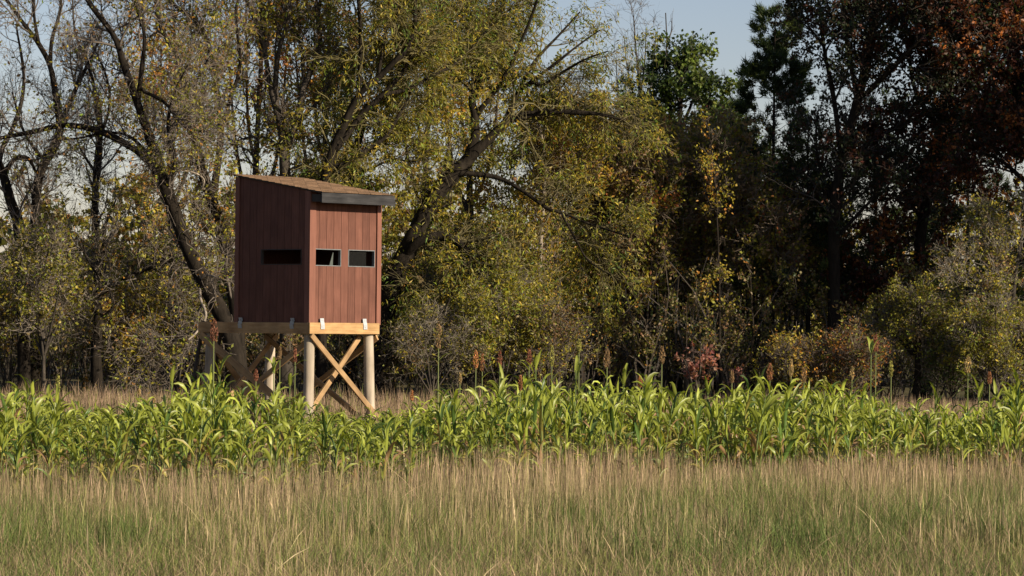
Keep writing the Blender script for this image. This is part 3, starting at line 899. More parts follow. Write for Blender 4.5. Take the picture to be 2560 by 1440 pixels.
# --- orange and golden trees behind
for i, (px, d_, top, lab, pal_, nl) in enumerate([
        (432, 90, 40, 'rusty orange leaved tree glowing behind the bare stems left of the blind', 'orange', 15000),
        (645, 94, -60, 'sparse orange tree far behind the tall slender stems', 'orange', 14000),
        (815, 92, -40, 'tree with scattered amber leaves behind the blind roof', 'orange', 16000),
        (1070, 90, -60, 'tall golden orange tree behind the twin stemmed willow', 'gold', 26000),
        (1180, 93, -40, 'tall yellow olive tree between the two big willows', 'gold', 24000),
        (1390, 94, 215, 'pale leafed tree behind the drooping right crown of the big willow', 'shrub', 14000),
        (1560, 90, 330, 'dense olive tree low between the golden birch and green maple', 'shrub', 22000),
        (1480, 83, 300, 'golden leaved small tree right of the pale birch trunk', 'gold', 30000)]):
    tree('autumn_tree', lab, 'tree', d_,
         [([(px, 985), (px + 4, 700), (px - 6, 450), (px + 8, top + 200), (px + 2, top)], 26, 7), ([(px, 560), (px - 50, 400), (px - 80, top + 130)], 11, 4), ([(px, 520), (px + 50, 380), (px + 75, top + 150)], 11, 4),
          ([(px + 2, 450), (px - 25, 300), (px - 30, top + 60)], 10, 4)],
         bark='bark_grey', pal=pal_, n1=95, l1=(0.7, 1.7) if top < 140 else (0.35, 0.8), n2=800, n3=2000, nleaf=nl, leaf=(0.085, 0.06), seed=40 + i, clump=0.9, thr=0.1, twig=(0.09, 0.075, 0.055))
# --- right: green maple, saplings, pines, oaks
tree('green_maple', 'round topped green tree standing free against the sky', 'tree', 90,
     [([(1692, 985), (1692, 620), (1696, 400), (1702, 250), (1706, 140)], 26, 8), ([(1694, 520), (1640, 400), (1620, 300), (1622, 240)], 11, 4), ([(1696, 470), (1760, 350), (1775, 240), (1772, 190)], 11, 4),
      ([(1698, 360), (1665, 240), (1670, 140)], 9, 4), ([(1700, 330), (1740, 220), (1735, 120)], 9, 4), ([(1692, 600), (1600, 480), (1575, 330)], 9, 4), ([(1692, 600), (1790, 480), (1830, 330)], 9, 4)],
     pal='green', n1=130, l1=(0.4, 1.0), a1=(0.4, 1.1), n2=1300, l2=(0.25, 0.6), n3=4000, l3=(0.15, 0.35), nleaf=42000, leaf=(0.095, 0.075), seed=51, clump=0.75, thr=-0.15, twig=(0.05, 0.042, 0.032))
tree('bare_sapling', 'bundle of thin leafless stems sticking up left of the round green tree', 'tree', 92,
     [([(1598, 985), (1600, 420), (1597, 220), (1588, 100), (1584, 40)], 10, 3), ([(1600, 300), (1570, 180), (1560, 90)], 5, 2), ([(1599, 260), (1612, 150), (1615, 70)], 5, 2), ([(1600, 330), (1630, 200), (1640, 80)], 6, 2), ([(1600, 380), (1550, 260), (1540, 150)], 5, 2)],
     bark='bark_grey', pal='bare', n1=50, l1=(0.4, 1.1), a1=(0.2, 0.5), trop1=(0, 0, 0.2), n2=260, l2=(0.2, 0.5), n3=600, nleaf=0, seed=52, twig=(0.10, 0.09, 0.08))
tree('bare_sapling', 'single leafless pole stem just above the round green crown', 'tree', 93,
     [([(1662, 985), (1664, 300), (1667, 120), (1664, 32)], 7, 3), ([(1666, 110), (1678, 80), (1680, 45)], 4, 2)],
     bark='bark_grey', pal='bare', n1=12, l1=(0.3, 0.6), a1=(0.2, 0.5), trop1=(0, 0, 0.2), n2=30, l2=(0.1, 0.3), n3=0, nleaf=0, seed=53, twig=(0.10, 0.09, 0.08))


def pine(label, px, d, top, bottom, wmax, seed, n_whorl=22, nneedle=30000, lean=0, group=None, bare_below=0.25, dens=1.0):
    global rng
    rng = np.random.default_rng(seed)
    q = catmull([(px, 985), (px + lean * .3, (985 + top) / 2), (px + lean, top)], 18)
    P = at(q[:, 0], q[:, 1], np.full(18, float(d)))
    foot = P[0].copy(); foot[2] = -0.25; P = np.concatenate([[foot], P])
    Rr = np.linspace(17, 3, 19) / 2 * d / F
    base = np.array([P[0, 0], P[0, 1], 0.0])
    root = tag(empty('pine_tree', base), label, 'tree', group)
    V, Qd = tubes(P[None], Rr[None], 9)
    obj('trunk', mesh('pine_trunk', V, [Qd], M['bark'], None, True, base), root)
    H = P[-1, 2]
    n = n_whorl * 5
    zf = np.sort(rng.uniform(bare_below, 0.99, n))
    i = np.minimum((zf * 18).astype(int), 17); u = (zf * 18 - i)[:, None]
    p0 = P[i] * (1 - u) + P[i + 1] * u
    az = rng.uniform(0, 6.28, n)
    L = wmax * (1 - 0.75 * ((zf - bare_below) / (1 - bare_below)) ** 1.3) * rng.uniform(0.45, 1.15, n)
    dv = np.stack([np.cos(az), np.sin(az), rng.uniform(0.0, 0.55, n)], -1); dv = norm(dv)
    B1 = np.empty((n, 8, 3)); B1[:, 0] = p0
    for j in range(1, 8):
        dv = norm(dv + rng.normal(size=(n, 3)) * 0.12 + [0, 0, 0.05])
        B1[:, j] = B1[:, j - 1] + dv * (L / 7)[:, None]
    R1 = np.maximum(L * 0.012, 0.006)[:, None] * np.linspace(1, 0.3, 8)[None]
    B2, R2 = grow(B1, R1, n * 9, (0.25, 0.6), (0.4, 0.9), (0, 0, 0.10), 0.2, 5, 0.6, 0.004, 0.35)
    g = Geo(); tc = np.array((0.05, 0.04, 0.032))
    V, Qd = tubes(B1, R1, 5); g.add(V, Qd, None, tc)
    V, Qd = ribbons(B2, R2); g.add(V, Qd, None, tc)
    o = obj('branches', g.mesh('pine_branches', M['twig'], True, base), root); o['kind'] = 'stuff'
    Pn, T = along(B2, int(nneedle * .48), 0.55)
    Pn = Pn + rng.normal(size=Pn.shape) * 0.03
    D = norm(T * 0.8 + rand_unit(len(Pn)) * 0.8 + [0, 0, 0.2])
    V, Qd = needle_tris(Pn, D, 0.13 * rng.uniform(.8, 1.3, len(Pn)), 0.021)
    C = np.repeat(palette(Pn, PAL['pine'], Noise(0.8, seed + 2)), 3, 0)
    o = obj('crown', mesh('pine_crown', V, [Qd], M['leaf'], C, False, base), root); o['kind'] = 'stuff'
    return root


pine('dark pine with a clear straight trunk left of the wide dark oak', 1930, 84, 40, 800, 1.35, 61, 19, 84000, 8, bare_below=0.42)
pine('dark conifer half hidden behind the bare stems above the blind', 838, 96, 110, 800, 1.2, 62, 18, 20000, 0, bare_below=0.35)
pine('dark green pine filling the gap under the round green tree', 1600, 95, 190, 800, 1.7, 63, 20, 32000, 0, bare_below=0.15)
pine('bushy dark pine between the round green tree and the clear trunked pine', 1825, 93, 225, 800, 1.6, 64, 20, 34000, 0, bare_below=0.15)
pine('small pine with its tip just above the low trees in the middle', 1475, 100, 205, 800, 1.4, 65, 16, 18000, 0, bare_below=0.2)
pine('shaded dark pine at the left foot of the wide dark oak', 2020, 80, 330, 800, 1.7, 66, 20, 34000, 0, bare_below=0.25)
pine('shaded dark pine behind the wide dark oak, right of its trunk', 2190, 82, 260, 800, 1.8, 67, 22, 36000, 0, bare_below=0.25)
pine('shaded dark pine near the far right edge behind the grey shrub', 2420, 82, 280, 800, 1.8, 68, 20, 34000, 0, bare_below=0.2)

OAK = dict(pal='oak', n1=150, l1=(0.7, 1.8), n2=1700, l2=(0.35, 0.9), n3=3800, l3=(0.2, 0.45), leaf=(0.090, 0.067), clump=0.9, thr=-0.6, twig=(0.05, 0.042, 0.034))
tree('oak_tree', 'wide dark crowned oak with few russet leaves and a black upright trunk', 'tree', 78,
     [([(2082, 985), (2086, 700), (2086, 560), (2105, 400), (2145, 250), (2178, 100), (2200, -70)], 36, 20),
      ([(2105, 400), (2085, 250), (2060, 120), (2050, 30), (2040, -40)], 16, 6), ([(2145, 250), (2120, 120), (2110, 0), (2105, -60)], 14, 6), ([(2150, 250), (2250, 150), (2330, 60), (2360, -50)], 16, 6),
      ([(2110, 400), (2220, 330), (2330, 280), (2400, 250)], 14, 5), ([(2090, 520), (2050, 420), (2040, 340), (2045, 280)], 12, 4), ([(2178, 100), (2260, 20), (2290, -60)], 12, 5), ([(2087, 600), (2180, 500), (2260, 450)], 11, 4)],
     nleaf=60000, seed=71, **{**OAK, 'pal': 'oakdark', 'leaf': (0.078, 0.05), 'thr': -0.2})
tree('oak_tree', 'rust leaved oak with sunlit orange tufts high at the right', 'tree', 80,
     [([(2310, 985), (2303, 700), (2300, 600), (2325, 470), (2350, 330), (2370, 200), (2380, 60), (2390, -70)], 34, 18),
      ([(2350, 330), (2290, 230), (2270, 120), (2250, 0)], 14, 5), ([(2370, 200), (2450, 120), (2480, 20), (2490, -60)], 14, 5), ([(2325, 470), (2420, 400), (2500, 330), (2560, 300)], 14, 5),
      ([(2302, 640), (2240, 640), (2190, 660), (2170, 680)], 8, 3), ([(2310, 560), (2230, 430), (2200, 350)], 10, 4), ([(2350, 340), (2470, 260), (2560, 200)], 12, 5)],
     nleaf=74000, seed=72, **OAK)
tree('oak_tree', 'dark oak trunk climbing along the right edge of the picture', 'tree', 77,
     [([(2610, 985), (2600, 600), (2580, 380), (2545, 200), (2530, 90), (2525, -70)], 46, 24), ([(2560, 260), (2480, 170), (2440, 80), (2420, -20)], 14, 5), ([(2590, 480), (2500, 400), (2430, 380)], 14, 5), ([(2530, 90), (2490, 60), (2460, 100), (2400, 110)], 10, 4, -1),
      ([(2585, 400), (2660, 250), (2690, 80)], 18, 8), ([(2530, 90), (2600, 0), (2620, -70)], 16, 8)],
     nleaf=64000, seed=73, **OAK)
# understory trees in the dark centre
for i, (px, d_, top, sp, lab) in enumerate([
        (1520, 82, 420, 45, 'dark twiggy thicket tree right of the pale birch trunk'),
        (1610, 81, 330, 55, 'dense dark thicket tree below the bare sapling stems'),
        (1700, 83, 360, 55, 'dense dark thicket tree below the round green tree'),
        (1790, 82, 340, 50, 'brownish thicket tree flecked with yellow leaves left of the pine trunk'),
        (1880, 81, 450, 50, 'shadowed thicket tree crossed by the dark pine trunk'),
        (1985, 80, 560, 50, 'low shadowed thicket tree left of the black oak trunk')]):
    tree('thicket_tree', lab, 'tree', d_,
         [([(px, 985), (px + 5, 800), (px - 5, 600), (px, top)], 13, 4)] +
         [([(px + dx * .1, 950), (px + dx * .5, 760), (px + dx, (top + 560) / 2), (px + dx * 1.15, top + abs(dx))], 9, 3) for dx in (-sp, -sp * .5, sp * .45, sp)],
         pal='dark', n1=120, l1=(0.5, 1.3), a1=(0.3, 0.9), trop1=(0, 0, 0.10), n2=1300, l2=(0.3, 0.7), n3=2600, l3=(0.2, 0.45), nleaf=25000, leaf=(0.076, 0.05), seed=80 + i, clump=0.8, thr=-0.3, twig=(0.18, 0.14, 0.10), branch_w=(1, 1, 1, 1, 1))
tree('yellow_sapling', 'slender sapling with yellow and orange leaves in front of the dark thicket', 'tree', 75.5,
     [([(1800, 985), (1798, 700), (1790, 500), (1780, 380), (1765, 310)], 8, 3), ([(1790, 480), (1810, 420), (1812, 380)], 5, 2), ([(1794, 560), (1760, 470), (1745, 400)], 5, 2)],
     pal='gold', n1=30, l1=(0.25, 0.5), n2=220, l2=(0.15, 0.35), n3=500, l3=(0.1, 0.25), nleaf=2600, leaf=(0.06, 0.042), seed=90, thr=0.0, twig=(0.09, 0.07, 0.05))
tree('hazel_shrub', 'rounded grey olive small tree leaning in at the far right', 'tree', 73,
     [([(2580, 1000), (2560, 850), (2530, 780), (2495, 690), (2480, 600), (2470, 540)], 22, 7), ([(2530, 780), (2540, 680), (2560, 560), (2570, 500)], 12, 4), ([(2500, 700), (2450, 650), (2400, 630)], 8, 3), ([(2510, 730), (2460, 700), (2420, 705), (2380, 680)], 7, 3), ([(2560, 850), (2520, 815), (2480, 810), (2460, 840)], 7, 3, -.6), ([(2490, 660), (2460, 570), (2450, 540)], 8, 3)],
     bark='bark_grey', pal='grey', n1=70, l1=(0.3, 0.75), n2=800, l2=(0.2, 0.5), n3=4000, l3=(0.15, 0.35), nleaf=14000, leaf=(0.06, 0.035), seed=91, clump=0.6, thr=0.0, twig=(0.17, 0.15, 0.115))

# --- near shrubs at the wood edge
def shrub(label, px, pb, d, top, half, pal_, seed, nleaf=9000, leaf=(0.06, 0.03), twig=(0.14, 0.12, 0.09), stems=6, n1=70, n2=700, n3=2600, name='shrub', bark='bark_grey', w=9, trunk_to=None, thr=-0.3, l1=(0.3, 0.8)):
    r = random.Random(seed)
    h0 = trunk_to if trunk_to else pb - 20
    limbs = [([(px, pb), (px + r.uniform(-6, 6), h0), (px + r.uniform(-10, 10), (h0 + top) / 2), (px + r.uniform(-20, 20), top + 10)], w, 3)]
    for k in range(stems):
        dx = -half + 2 * half * (k + 0.5) / stems + r.uniform(-8, 8)
        tt = top + (abs(dx) / half) ** 2 * (h0 - top) * 0.5 + r.uniform(0, 25)
        limbs.append(([(px + dx * 0.03, h0 + 5), (px + dx * 0.45, h0 * .55 + tt * .45), (px + dx * 0.85, tt)], w * .55, 2.5))
    return tree(name, label, 'shrub', d, limbs, bark=bark, pal=pal_, n1=n1, l1=l1, n2=n2, l2=(l1[0] * .65, l1[1] * .63), n3=int(n3 * .55), l3=(l1[0] * .4, l1[1] * .44), nleaf=nleaf, leaf=leaf, seed=seed, twig=twig, clump=0.5, thr=thr, spread=0.9, loff=0.05)

shrub('pale twigged bush with yellow green leaves at the far left', 108, 1000, 73, 590, 120, 'shrub', 101, 9000, w=12, trunk_to=880, n2=1000, n3=4200, thr=0.0, leaf=(0.075, 0.045), twig=(0.19, 0.16, 0.125))
shrub('low tangled bush with pale branches left of the dark broken trunk', 20, 1000, 74.5, 700, 130, 'gold', 102, 6000, w=8, n3=3800, thr=0.0, leaf=(0.075, 0.045), twig=(0.17, 0.145, 0.115))
shrub('yellow leaved bush between the broken trunk and the blind', 330, 1000, 75.5, 720, 110, 'gold', 103, 11000, w=7, n3=3800, leaf=(0.07, 0.045), thr=0.0, twig=(0.13, 0.11, 0.085))
shrub('tangled half bare bush left of the deck end', 440, 1000, 75, 690, 90, 'thin', 104, 5000, w=7, n3=4200, leaf=(0.065, 0.04), thr=0.0, twig=(0.12, 0.10, 0.078))
shrub('bush of hanging grey twigs right of the blind posts', 1080, 1000, 73, 790, 120, 'grey', 105, 6000, w=8, n3=4600, thr=0.2, twig=(0.14, 0.12, 0.09))
shrub('sunlit olive bush under the low bough of the big willow', 1250, 1000, 74, 700, 130, 'shrub', 106, 15000, w=8, n3=4200, leaf=(0.085, 0.032))
shrub('tangled grey brown bush below the pale birch trunk', 1370, 1000, 74.5, 790, 110, 'under', 107, 8000, w=7, n3=4000, twig=(0.11, 0.09, 0.07))
shrub('small bush of salmon red leaves in front of the dark thicket', 1745, 1005, 71, 850, 52, 'pink', 108, 900, w=6, stems=4, n1=26, n2=160, n3=500, leaf=(0.085, 0.06), twig=(0.10, 0.07, 0.055), thr=0.1, l1=(0.10, 0.26))
shrub('faint low red sprig right of the salmon red bush', 1835, 1005, 72.5, 915, 28, 'pink', 109, 160, w=4, stems=3, n1=12, n2=60, n3=160, leaf=(0.07, 0.05), twig=(0.10, 0.07, 0.055), thr=-0.2, l1=(0.08, 0.2))
shrub('ragged olive bush on a short dark leaning trunk at the right', 2290, 1005, 73, 735, 95, 'shrub', 110, 21000, w=24, trunk_to=885, stems=9, n1=90, n2=1200, n3=4800, leaf=(0.062, 0.03), twig=(0.14, 0.12, 0.09), bark='bark', thr=-0.05)
shrub('broad olive bush at the right edge behind the crop', 2490, 1005, 72, 765, 105, 'shrub', 111, 22000, w=9, stems=9, thr=-0.1, n2=1100, n3=4800, leaf=(0.06, 0.03), twig=(0.14, 0.12, 0.09))
shrub('orange tinged low bush between the black oak trunk and the ragged bush', 2120, 1005, 71.3, 850, 100, 'rusty', 112, 10000, w=6, stems=9, n3=2800, thr=-0.2, twig=(0.10, 0.08, 0.06))
shrub('yellowish low bush left of the black oak trunk', 1985, 1005, 71.5, 880, 80, 'gold', 113, 8000, w=6, stems=9, n3=2800, thr=-0.1, twig=(0.10, 0.08, 0.06))
shrub('dim green low bush beside the short leaning trunk', 2380, 1005, 74, 870, 70, 'green', 114, 5000, w=6, n3=2000, thr=0.0, leaf=(0.07, 0.04))

# --- trees standing outside the picture on the right; their shade falls over the right of the wood
for i, (x, y, z0, z1, r_) in enumerate([(23.4, 69, 5.2, 13.0, 3.8), (28, 73, 5.5, 15, 4.2), (28.5, 64.5, 8.4, 15, 3.4)]):
    rng = np.random.default_rng(200 + i)
    base = np.array([x, y, 0.0])
    root = tag(empty('shade_oak', base), ['broad dark oak standing right of the view nearest the wood', 'tall oak standing right of the view behind its neighbour', 'high crowned oak standing right of the view toward the field'][i], 'tree')
    P = np.stack([x + 0.3 * np.sin(np.linspace(0, 3, 14)), y + 0 * np.linspace(0, 1, 14), np.linspace(-0.25, z1 - 1.5, 14)], -1)
    V, Qd = tubes(P[None], np.linspace(0.3, 0.08, 14)[None], 10)
    obj('trunk', mesh('shade_oak_trunk', V, [Qd], M['bark'], None, True, base), root)
    n = 90
    t = rng.uniform(z0, z1 - 1.2, n); az = rng.uniform(0, 6.28, n)
    prof = np.sqrt(np.clip(1 - ((t - (z0 + z1) / 2) / ((z1 - z0) / 2 + .5)) ** 2, 0.05, 1))
    dv = norm(np.stack([np.cos(az), np.sin(az), np.full(n, .35)], -1)); L = r_ * prof * rng.uniform(.5, 1, n)
    B1 = np.empty((n, 8, 3)); B1[:, 0] = np.stack([np.full(n, x), np.full(n, y), t - .5], -1)
    for j in range(1, 8):
        dv = norm(dv + rng.normal(size=(n, 3)) * .15); B1[:, j] = B1[:, j - 1] + dv * (L / 7)[:, None]
    R1 = 0.05 * np.linspace(1, .3, 8)[None] * np.ones((n, 1))
    B2, R2 = grow(B1, R1, 900, (0.5, 1.2), (0.4, 1.0), (0, 0, 0.03), .25, 6, .6, .006, .25)
    g = Geo(); V, Qd = tubes(B1, R1, 5); g.add(V, Qd, None, (.05, .04, .03)); V, Qd = ribbons(B2, R2); g.add(V, Qd, None, (.05, .04, .03))
    o = obj('branches', g.mesh('shade_oak_branches', M['twig'], True, base), root); o['kind'] = 'stuff'
    Pn, T = along(B2, 7200, .1); Pn = Pn + rng.normal(size=Pn.shape) * .12
    V, Qd = leaf_quads(Pn, rand_unit(len(Pn)), .24, .18)
    o = obj('crown', mesh('shade_oak_crown', V, [Qd], M['leaf'], np.repeat(palette(Pn, PAL['oak'], Noise(1.2, 4)), 4, 0), False, base), root); o['kind'] = 'stuff'

# --- undergrowth mass along the wood edge (nobody could count it)
rng = np.random.default_rng(300)
def mass(name, n, xr, yr, hfun, leaf_n, pal_, leaf, twig, seed, trunks=0, ncl=4):
    global rng
    rng = np.random.default_rng(seed)
    x = rng.uniform(xr[0], xr[1], n); y = rng.uniform(yr[0], yr[1], n)
    # height limit from the wanted skyline, with the depth taken into account
    h_ = hfun(x / y * F + 1280, y) * rng.uniform(0.55, 1.08, n)
    ok = h_ > 0.3; x, y, h_ = x[ok], y[ok], h_[ok]; n = len(x)
    ns = n * ncl
    b = np.repeat(np.arange(n), ncl)
    d = norm(np.stack([rng.normal(size=ns) * .35, rng.normal(size=ns) * .35, np.ones(ns)], -1))
    N = 8
    S = np.empty((ns, N, 3)); S[:, 0] = np.stack([x[b] + rng.normal(size=ns) * .15, y[b] + rng.normal(size=ns) * .15, np.full(ns, -.05)], -1)
    st = (h_[b] / (N - 1))[:, None] * rng.uniform(.6, 1.05, (ns, 1))
    for j in range(1, N):
        d = norm(d + rng.normal(size=(ns, 3)) * .13 + [0, 0, .03]); S[:, j] = S[:, j - 1] + d * st
    R = (0.008 + 0.004 * h_[b])[:, None] * np.linspace(1, .3, N)[None]
    B1, R1 = grow(S, R, ns * 6, (0.3, 1.0), (.4, 1.1), (0, 0, .03), .28, 5, .6, .0045, .15)
    B2, R2 = grow(B1, R1, ns * 10, (0.15, .5), (.4, 1.1), (0, 0, 0), .3, 3, .7, .0036, .15)
    g = Geo(); tc = np.array(twig)
    V, Qd = tubes(S, R, 3); g.add(V, Qd, None, tc * .8)
    V, Qd = ribbons(B1, R1); g.add(V, Qd, None, tc)
    cc = np.repeat(tc[None] * np.exp(rng.normal(size=(len(B2), 1)) * .35), 6, 0)
    V, Qd = ribbons(B2, R2); g.add(V, Qd, None, cc)
    Pn, T = along(B2, int(leaf_n * .7), .1); Pn = Pn + rng.normal(size=Pn.shape) * .06
    keep = Noise(1.3, seed + 1)(Pn) > -.35; Pn = Pn[keep]
    D = norm(rand_unit(len(Pn)) + [0, 0, -.15])
    V, Qd = leaf_quads(Pn, D, leaf[0] * rng.uniform(.6, 1.3, len(Pn)), leaf[1] * rng.uniform(.6, 1.3, len(Pn)))
    g.add(V, Qd, None, np.repeat(palette(Pn, PAL[pal_], Noise(1.6, seed + 3)), 4, 0))
    o = obj(name, g.mesh(name, M['leaf']))
    tag(o, kind='stuff')
    return o

def interp_top(xs, ys):
    def f(px, y):
        t = np.interp(px, xs, ys)
        return EYE + (815 - t) / F * y
    return f
mass('undergrowth', 150, (-15, 15), (75.5, 84), interp_top([-300, 250, 600, 1000, 1300, 1500, 1850, 2000, 2560, 2900], [640, 640, 660, 640, 600, 560, 500, 640, 640, 640]), 125000, 'brush', (0.066, 0.042), (0.12, 0.095, 0.07), 301)
mass('woods', 45, (-44, -17), (5, 70), lambda px, y: 12.0 + 0 * y, 24000, 'under', (0.6, 0.45), (0.075, 0.06, 0.047), 303)  # unseen trees added left of the view to block sky light from the blind
mass('woods', 300, (-19, 19), (97, 116), interp_top([-400, 120, 500, 1000, 1300, 1500, 1800, 2000, 2900], [395, 400, 350, 340, 340, 350, 330, 380, 380]), 130000, 'under', (0.215, 0.15), (0.075, 0.06, 0.047), 302)

# ================================================================= GRASS
def blades(name, pos, H, W, lean, cbase, ctip, seg=3, mat='grass', seedhead=0.0, curve=0.25):
    n = len(pos)
    az = rng.uniform(0, 6.28, n)
    fa = rng.uniform(0, 6.28, n)
    side = np.stack([np.cos(fa), np.sin(fa), np.zeros(n)], -1)
    dirh = np.stack([np.cos(az), np.sin(az), np.zeros(n)], -1)
    V = []; C = []
    for k in range(seg + 1):
        t = k / seg
        c = pos + np.array([0, 0, 1.0]) * (H * t * (1 - 0.25 * lean * t))[:, None] + dirh * (H * lean * (t * (1 - curve) + curve * t * t * 2))[:, None]
        wk = W * (1 - 0.75 * t)
        if seedhead and k == seg - 1: wk = W * np.where(rng.random(n) < seedhead, 1.5, 0.5)
        V.append(c - side * wk[:, None] / 2); V.append(c + side * wk[:, None] / 2)
        col = cbase * (1 - t) + ctip * t
        C.append(col); C.append(col)
    V = np.stack(V[:-1], 1); C = np.stack(C[:-1], 1)
    V[:, -1] += side * (W * .125)[:, None]            # the last point closes the tip
    V = V.reshape(-1, 3); C = C.reshape(-1, 3)
    m = 2 * seg + 1
    b = (np.arange(n) * m)[:, None, None]
    k = np.arange(seg - 1)[None, :, None] * 2
    Q = (b + k + np.array([0, 1, 3, 2])[None, None, :]).reshape(-1, 4)
    T3 = b[:, 0] + np.array([2 * seg - 2, 2 * seg - 1, 2 * seg])[None]
    o = obj(name, mesh(name, V, [Q, T3], M[mat], C))
    tag(o, kind='stuff')
    return o


def field(n, y0, y1, margin=2.7):
    """positions inside the seen wedge plus a margin, even per square metre"""
    y = np.sqrt(rng.uniform(y0 ** 2, y1 ** 2, n))
    half = y * 1280 / F + margin
    x = rng.uniform(-1, 1, n) * half
    return np.stack([x, y, ground_z(x, y) - 0.02], -1)

gpatch = Noise(2.2, 77); gfine = Noise(0.8, 78); gp3 = Noise(5.0, 79)
rng = np.random.default_rng(400)
DRY = np.array((0.40, 0.285, 0.17)); DRY2 = np.array((0.47, 0.365, 0.215)); PINKT = np.array((0.425, 0.285, 0.195)); GR = np.array((0.125, 0.175, 0.046)); GR2 = np.array((0.27, 0.28, 0.075))
# dry standing stalks in front
def front_of(p):
    return 31.6 + 0.6 * np.sin(p[:, 0] * .9) + np.clip((p[:, 0] + 4.5) * .46, 0, 4.2)
p = field(132000, 19.5, 37.0)
q = gpatch(p * [1, 1, 0])
d_ = p[:, 1] - (front_of(p) - 31.6)
right = np.clip((p[:, 0] + 1) / 5, -0.3, 1)
dens = np.interp(d_, [19, 23, 25, 27, 29, 32, 33, 35], [.29, .28, .23, .28, .54, .64, .36, .15])
keep = rng.random(len(p)) < np.clip(dens + 0.24 * q + 0.13 * right, 0.03, 1)
p = p[keep]; n = len(p); d_ = d_[keep]
H = np.interp(d_, [19, 24, 28, 31, 33, 35], [.22, .36, .52, .37, .36, .45]) * rng.uniform(0.40, 1.25, n) * (1 + .20 * gp3(p * [1.6, 1.6, 0]).clip(-1.6, 1.6))
mixr = rng.random((n, 1))
pk = np.clip((d_ - 25) / 5, 0.15, .9)[:, None]
ct = DRY * (1 - mixr) + np.where(rng.random((n, 1)) > pk, DRY2, PINKT) * mixr
ct *= np.exp(rng.normal(size=(n, 1)) * .34)
gr_ = rng.random((n, 1)) < .22
ct = np.where(gr_, (GR2 * .6 + DRY * .4) * np.exp(rng.normal(size=(n, 1)) * .2), ct)
ln = np.abs(rng.normal(size=n)) * .09 + .015
bent = rng.random(n) < np.interp(d_, [19, 24, 28], [.40, .20, .05])
ln = np.where(bent, rng.uniform(.3, .95, n), ln)
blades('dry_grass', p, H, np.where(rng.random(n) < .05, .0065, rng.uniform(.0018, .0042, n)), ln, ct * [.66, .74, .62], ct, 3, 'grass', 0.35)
# green blades below
p = field(168000, 19.5, 34.5)
q = gfine(p * [1, 1, 0]) * .5 + gpatch(p * [1, 1, 0]) * .5
d_ = p[:, 1] - (front_of(p) - 31.6)
dens = np.interp(d_, [19, 23, 25, 28.5, 30, 32], [.75, .78, .80, .64, .38, .2])
keep = rng.random(len(p)) < np.clip(dens - 0.24 * q, 0.10, 1)
p = p[keep]; n = len(p); qq = q[keep][:, None]; d_ = d_[keep]
H = rng.uniform(0.35, 1.15, n) * np.interp(d_, [19, 23.5, 26, 30], [.20, .24, .36, .34]) * (1.0 - .25 * q[keep].clip(-1, 1))
t = np.clip(np.interp(d_, [20, 24, 28], [.62, .5, .42])[:, None] + .45 * qq + rng.normal(size=(n, 1)) * .33, 0, 1)
c = (GR * (1 - t) + GR2 * t) * np.exp(rng.normal(size=(n, 1)) * .28)
dry = rng.random(n) < np.interp(d_, [19, 23, 26, 30], [.42, .36, .26, .28])
c = np.where(dry[:, None], DRY * np.exp(rng.normal(size=(n, 1)) * .28) * .9, c)
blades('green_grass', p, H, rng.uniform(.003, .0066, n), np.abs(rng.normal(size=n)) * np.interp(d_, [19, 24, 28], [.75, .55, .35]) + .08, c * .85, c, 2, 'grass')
# darker green tufts standing in the pale grass
nt_ = 26
tp = field(nt_, 23.5, 30.5, .5)
k = rng.integers(0, nt_, 6000)
p = tp[k] + rng.normal(size=(6000, 3)) * np.stack([rng.uniform(.14, .34, nt_)[k], rng.uniform(.12, .25, nt_)[k], np.zeros(6000)], -1)
n = len(p)
c = GR * np.exp(rng.normal(size=(n, 1)) * .3) * .85
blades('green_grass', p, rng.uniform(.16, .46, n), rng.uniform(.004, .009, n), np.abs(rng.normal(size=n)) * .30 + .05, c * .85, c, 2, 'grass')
# grass among the crop and behind, towards the wood
p = field(15000, 34, 52); n = len(p)
ct = DRY * np.exp(rng.normal(size=(n, 1)) * .25)
g_ = rng.random((n, 1)) < .3
ct = np.where(g_, GR2, ct)
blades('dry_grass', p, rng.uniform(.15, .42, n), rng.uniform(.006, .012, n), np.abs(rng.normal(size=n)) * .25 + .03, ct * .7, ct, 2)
p = field(30000, 52, 70, 3); n = len(p)
q = gp3(p * [1, 1, 0])
ct = (DRY * .55 + PINKT * .27) * np.exp(rng.normal(size=(n, 1)) * .22)
g_ = rng.random(n) < .10 + .1 * q
ct = np.where(g_[:, None], GR2, ct)
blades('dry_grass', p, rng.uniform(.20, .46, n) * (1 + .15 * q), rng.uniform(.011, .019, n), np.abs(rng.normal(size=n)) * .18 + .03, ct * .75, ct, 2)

# ================================================================= SORGHUM
rng = np.random.default_rng(500)
random.seed(500)
LG = np.array((0.152, 0.192, 0.022)); LG2 = np.array((0.245, 0.272, 0.036)); LDK = np.array((0.075, 0.13, 0.020)); LY = np.array((0.29, 0.25, 0.05)); LB = np.array((0.25, 0.15, 0.065))


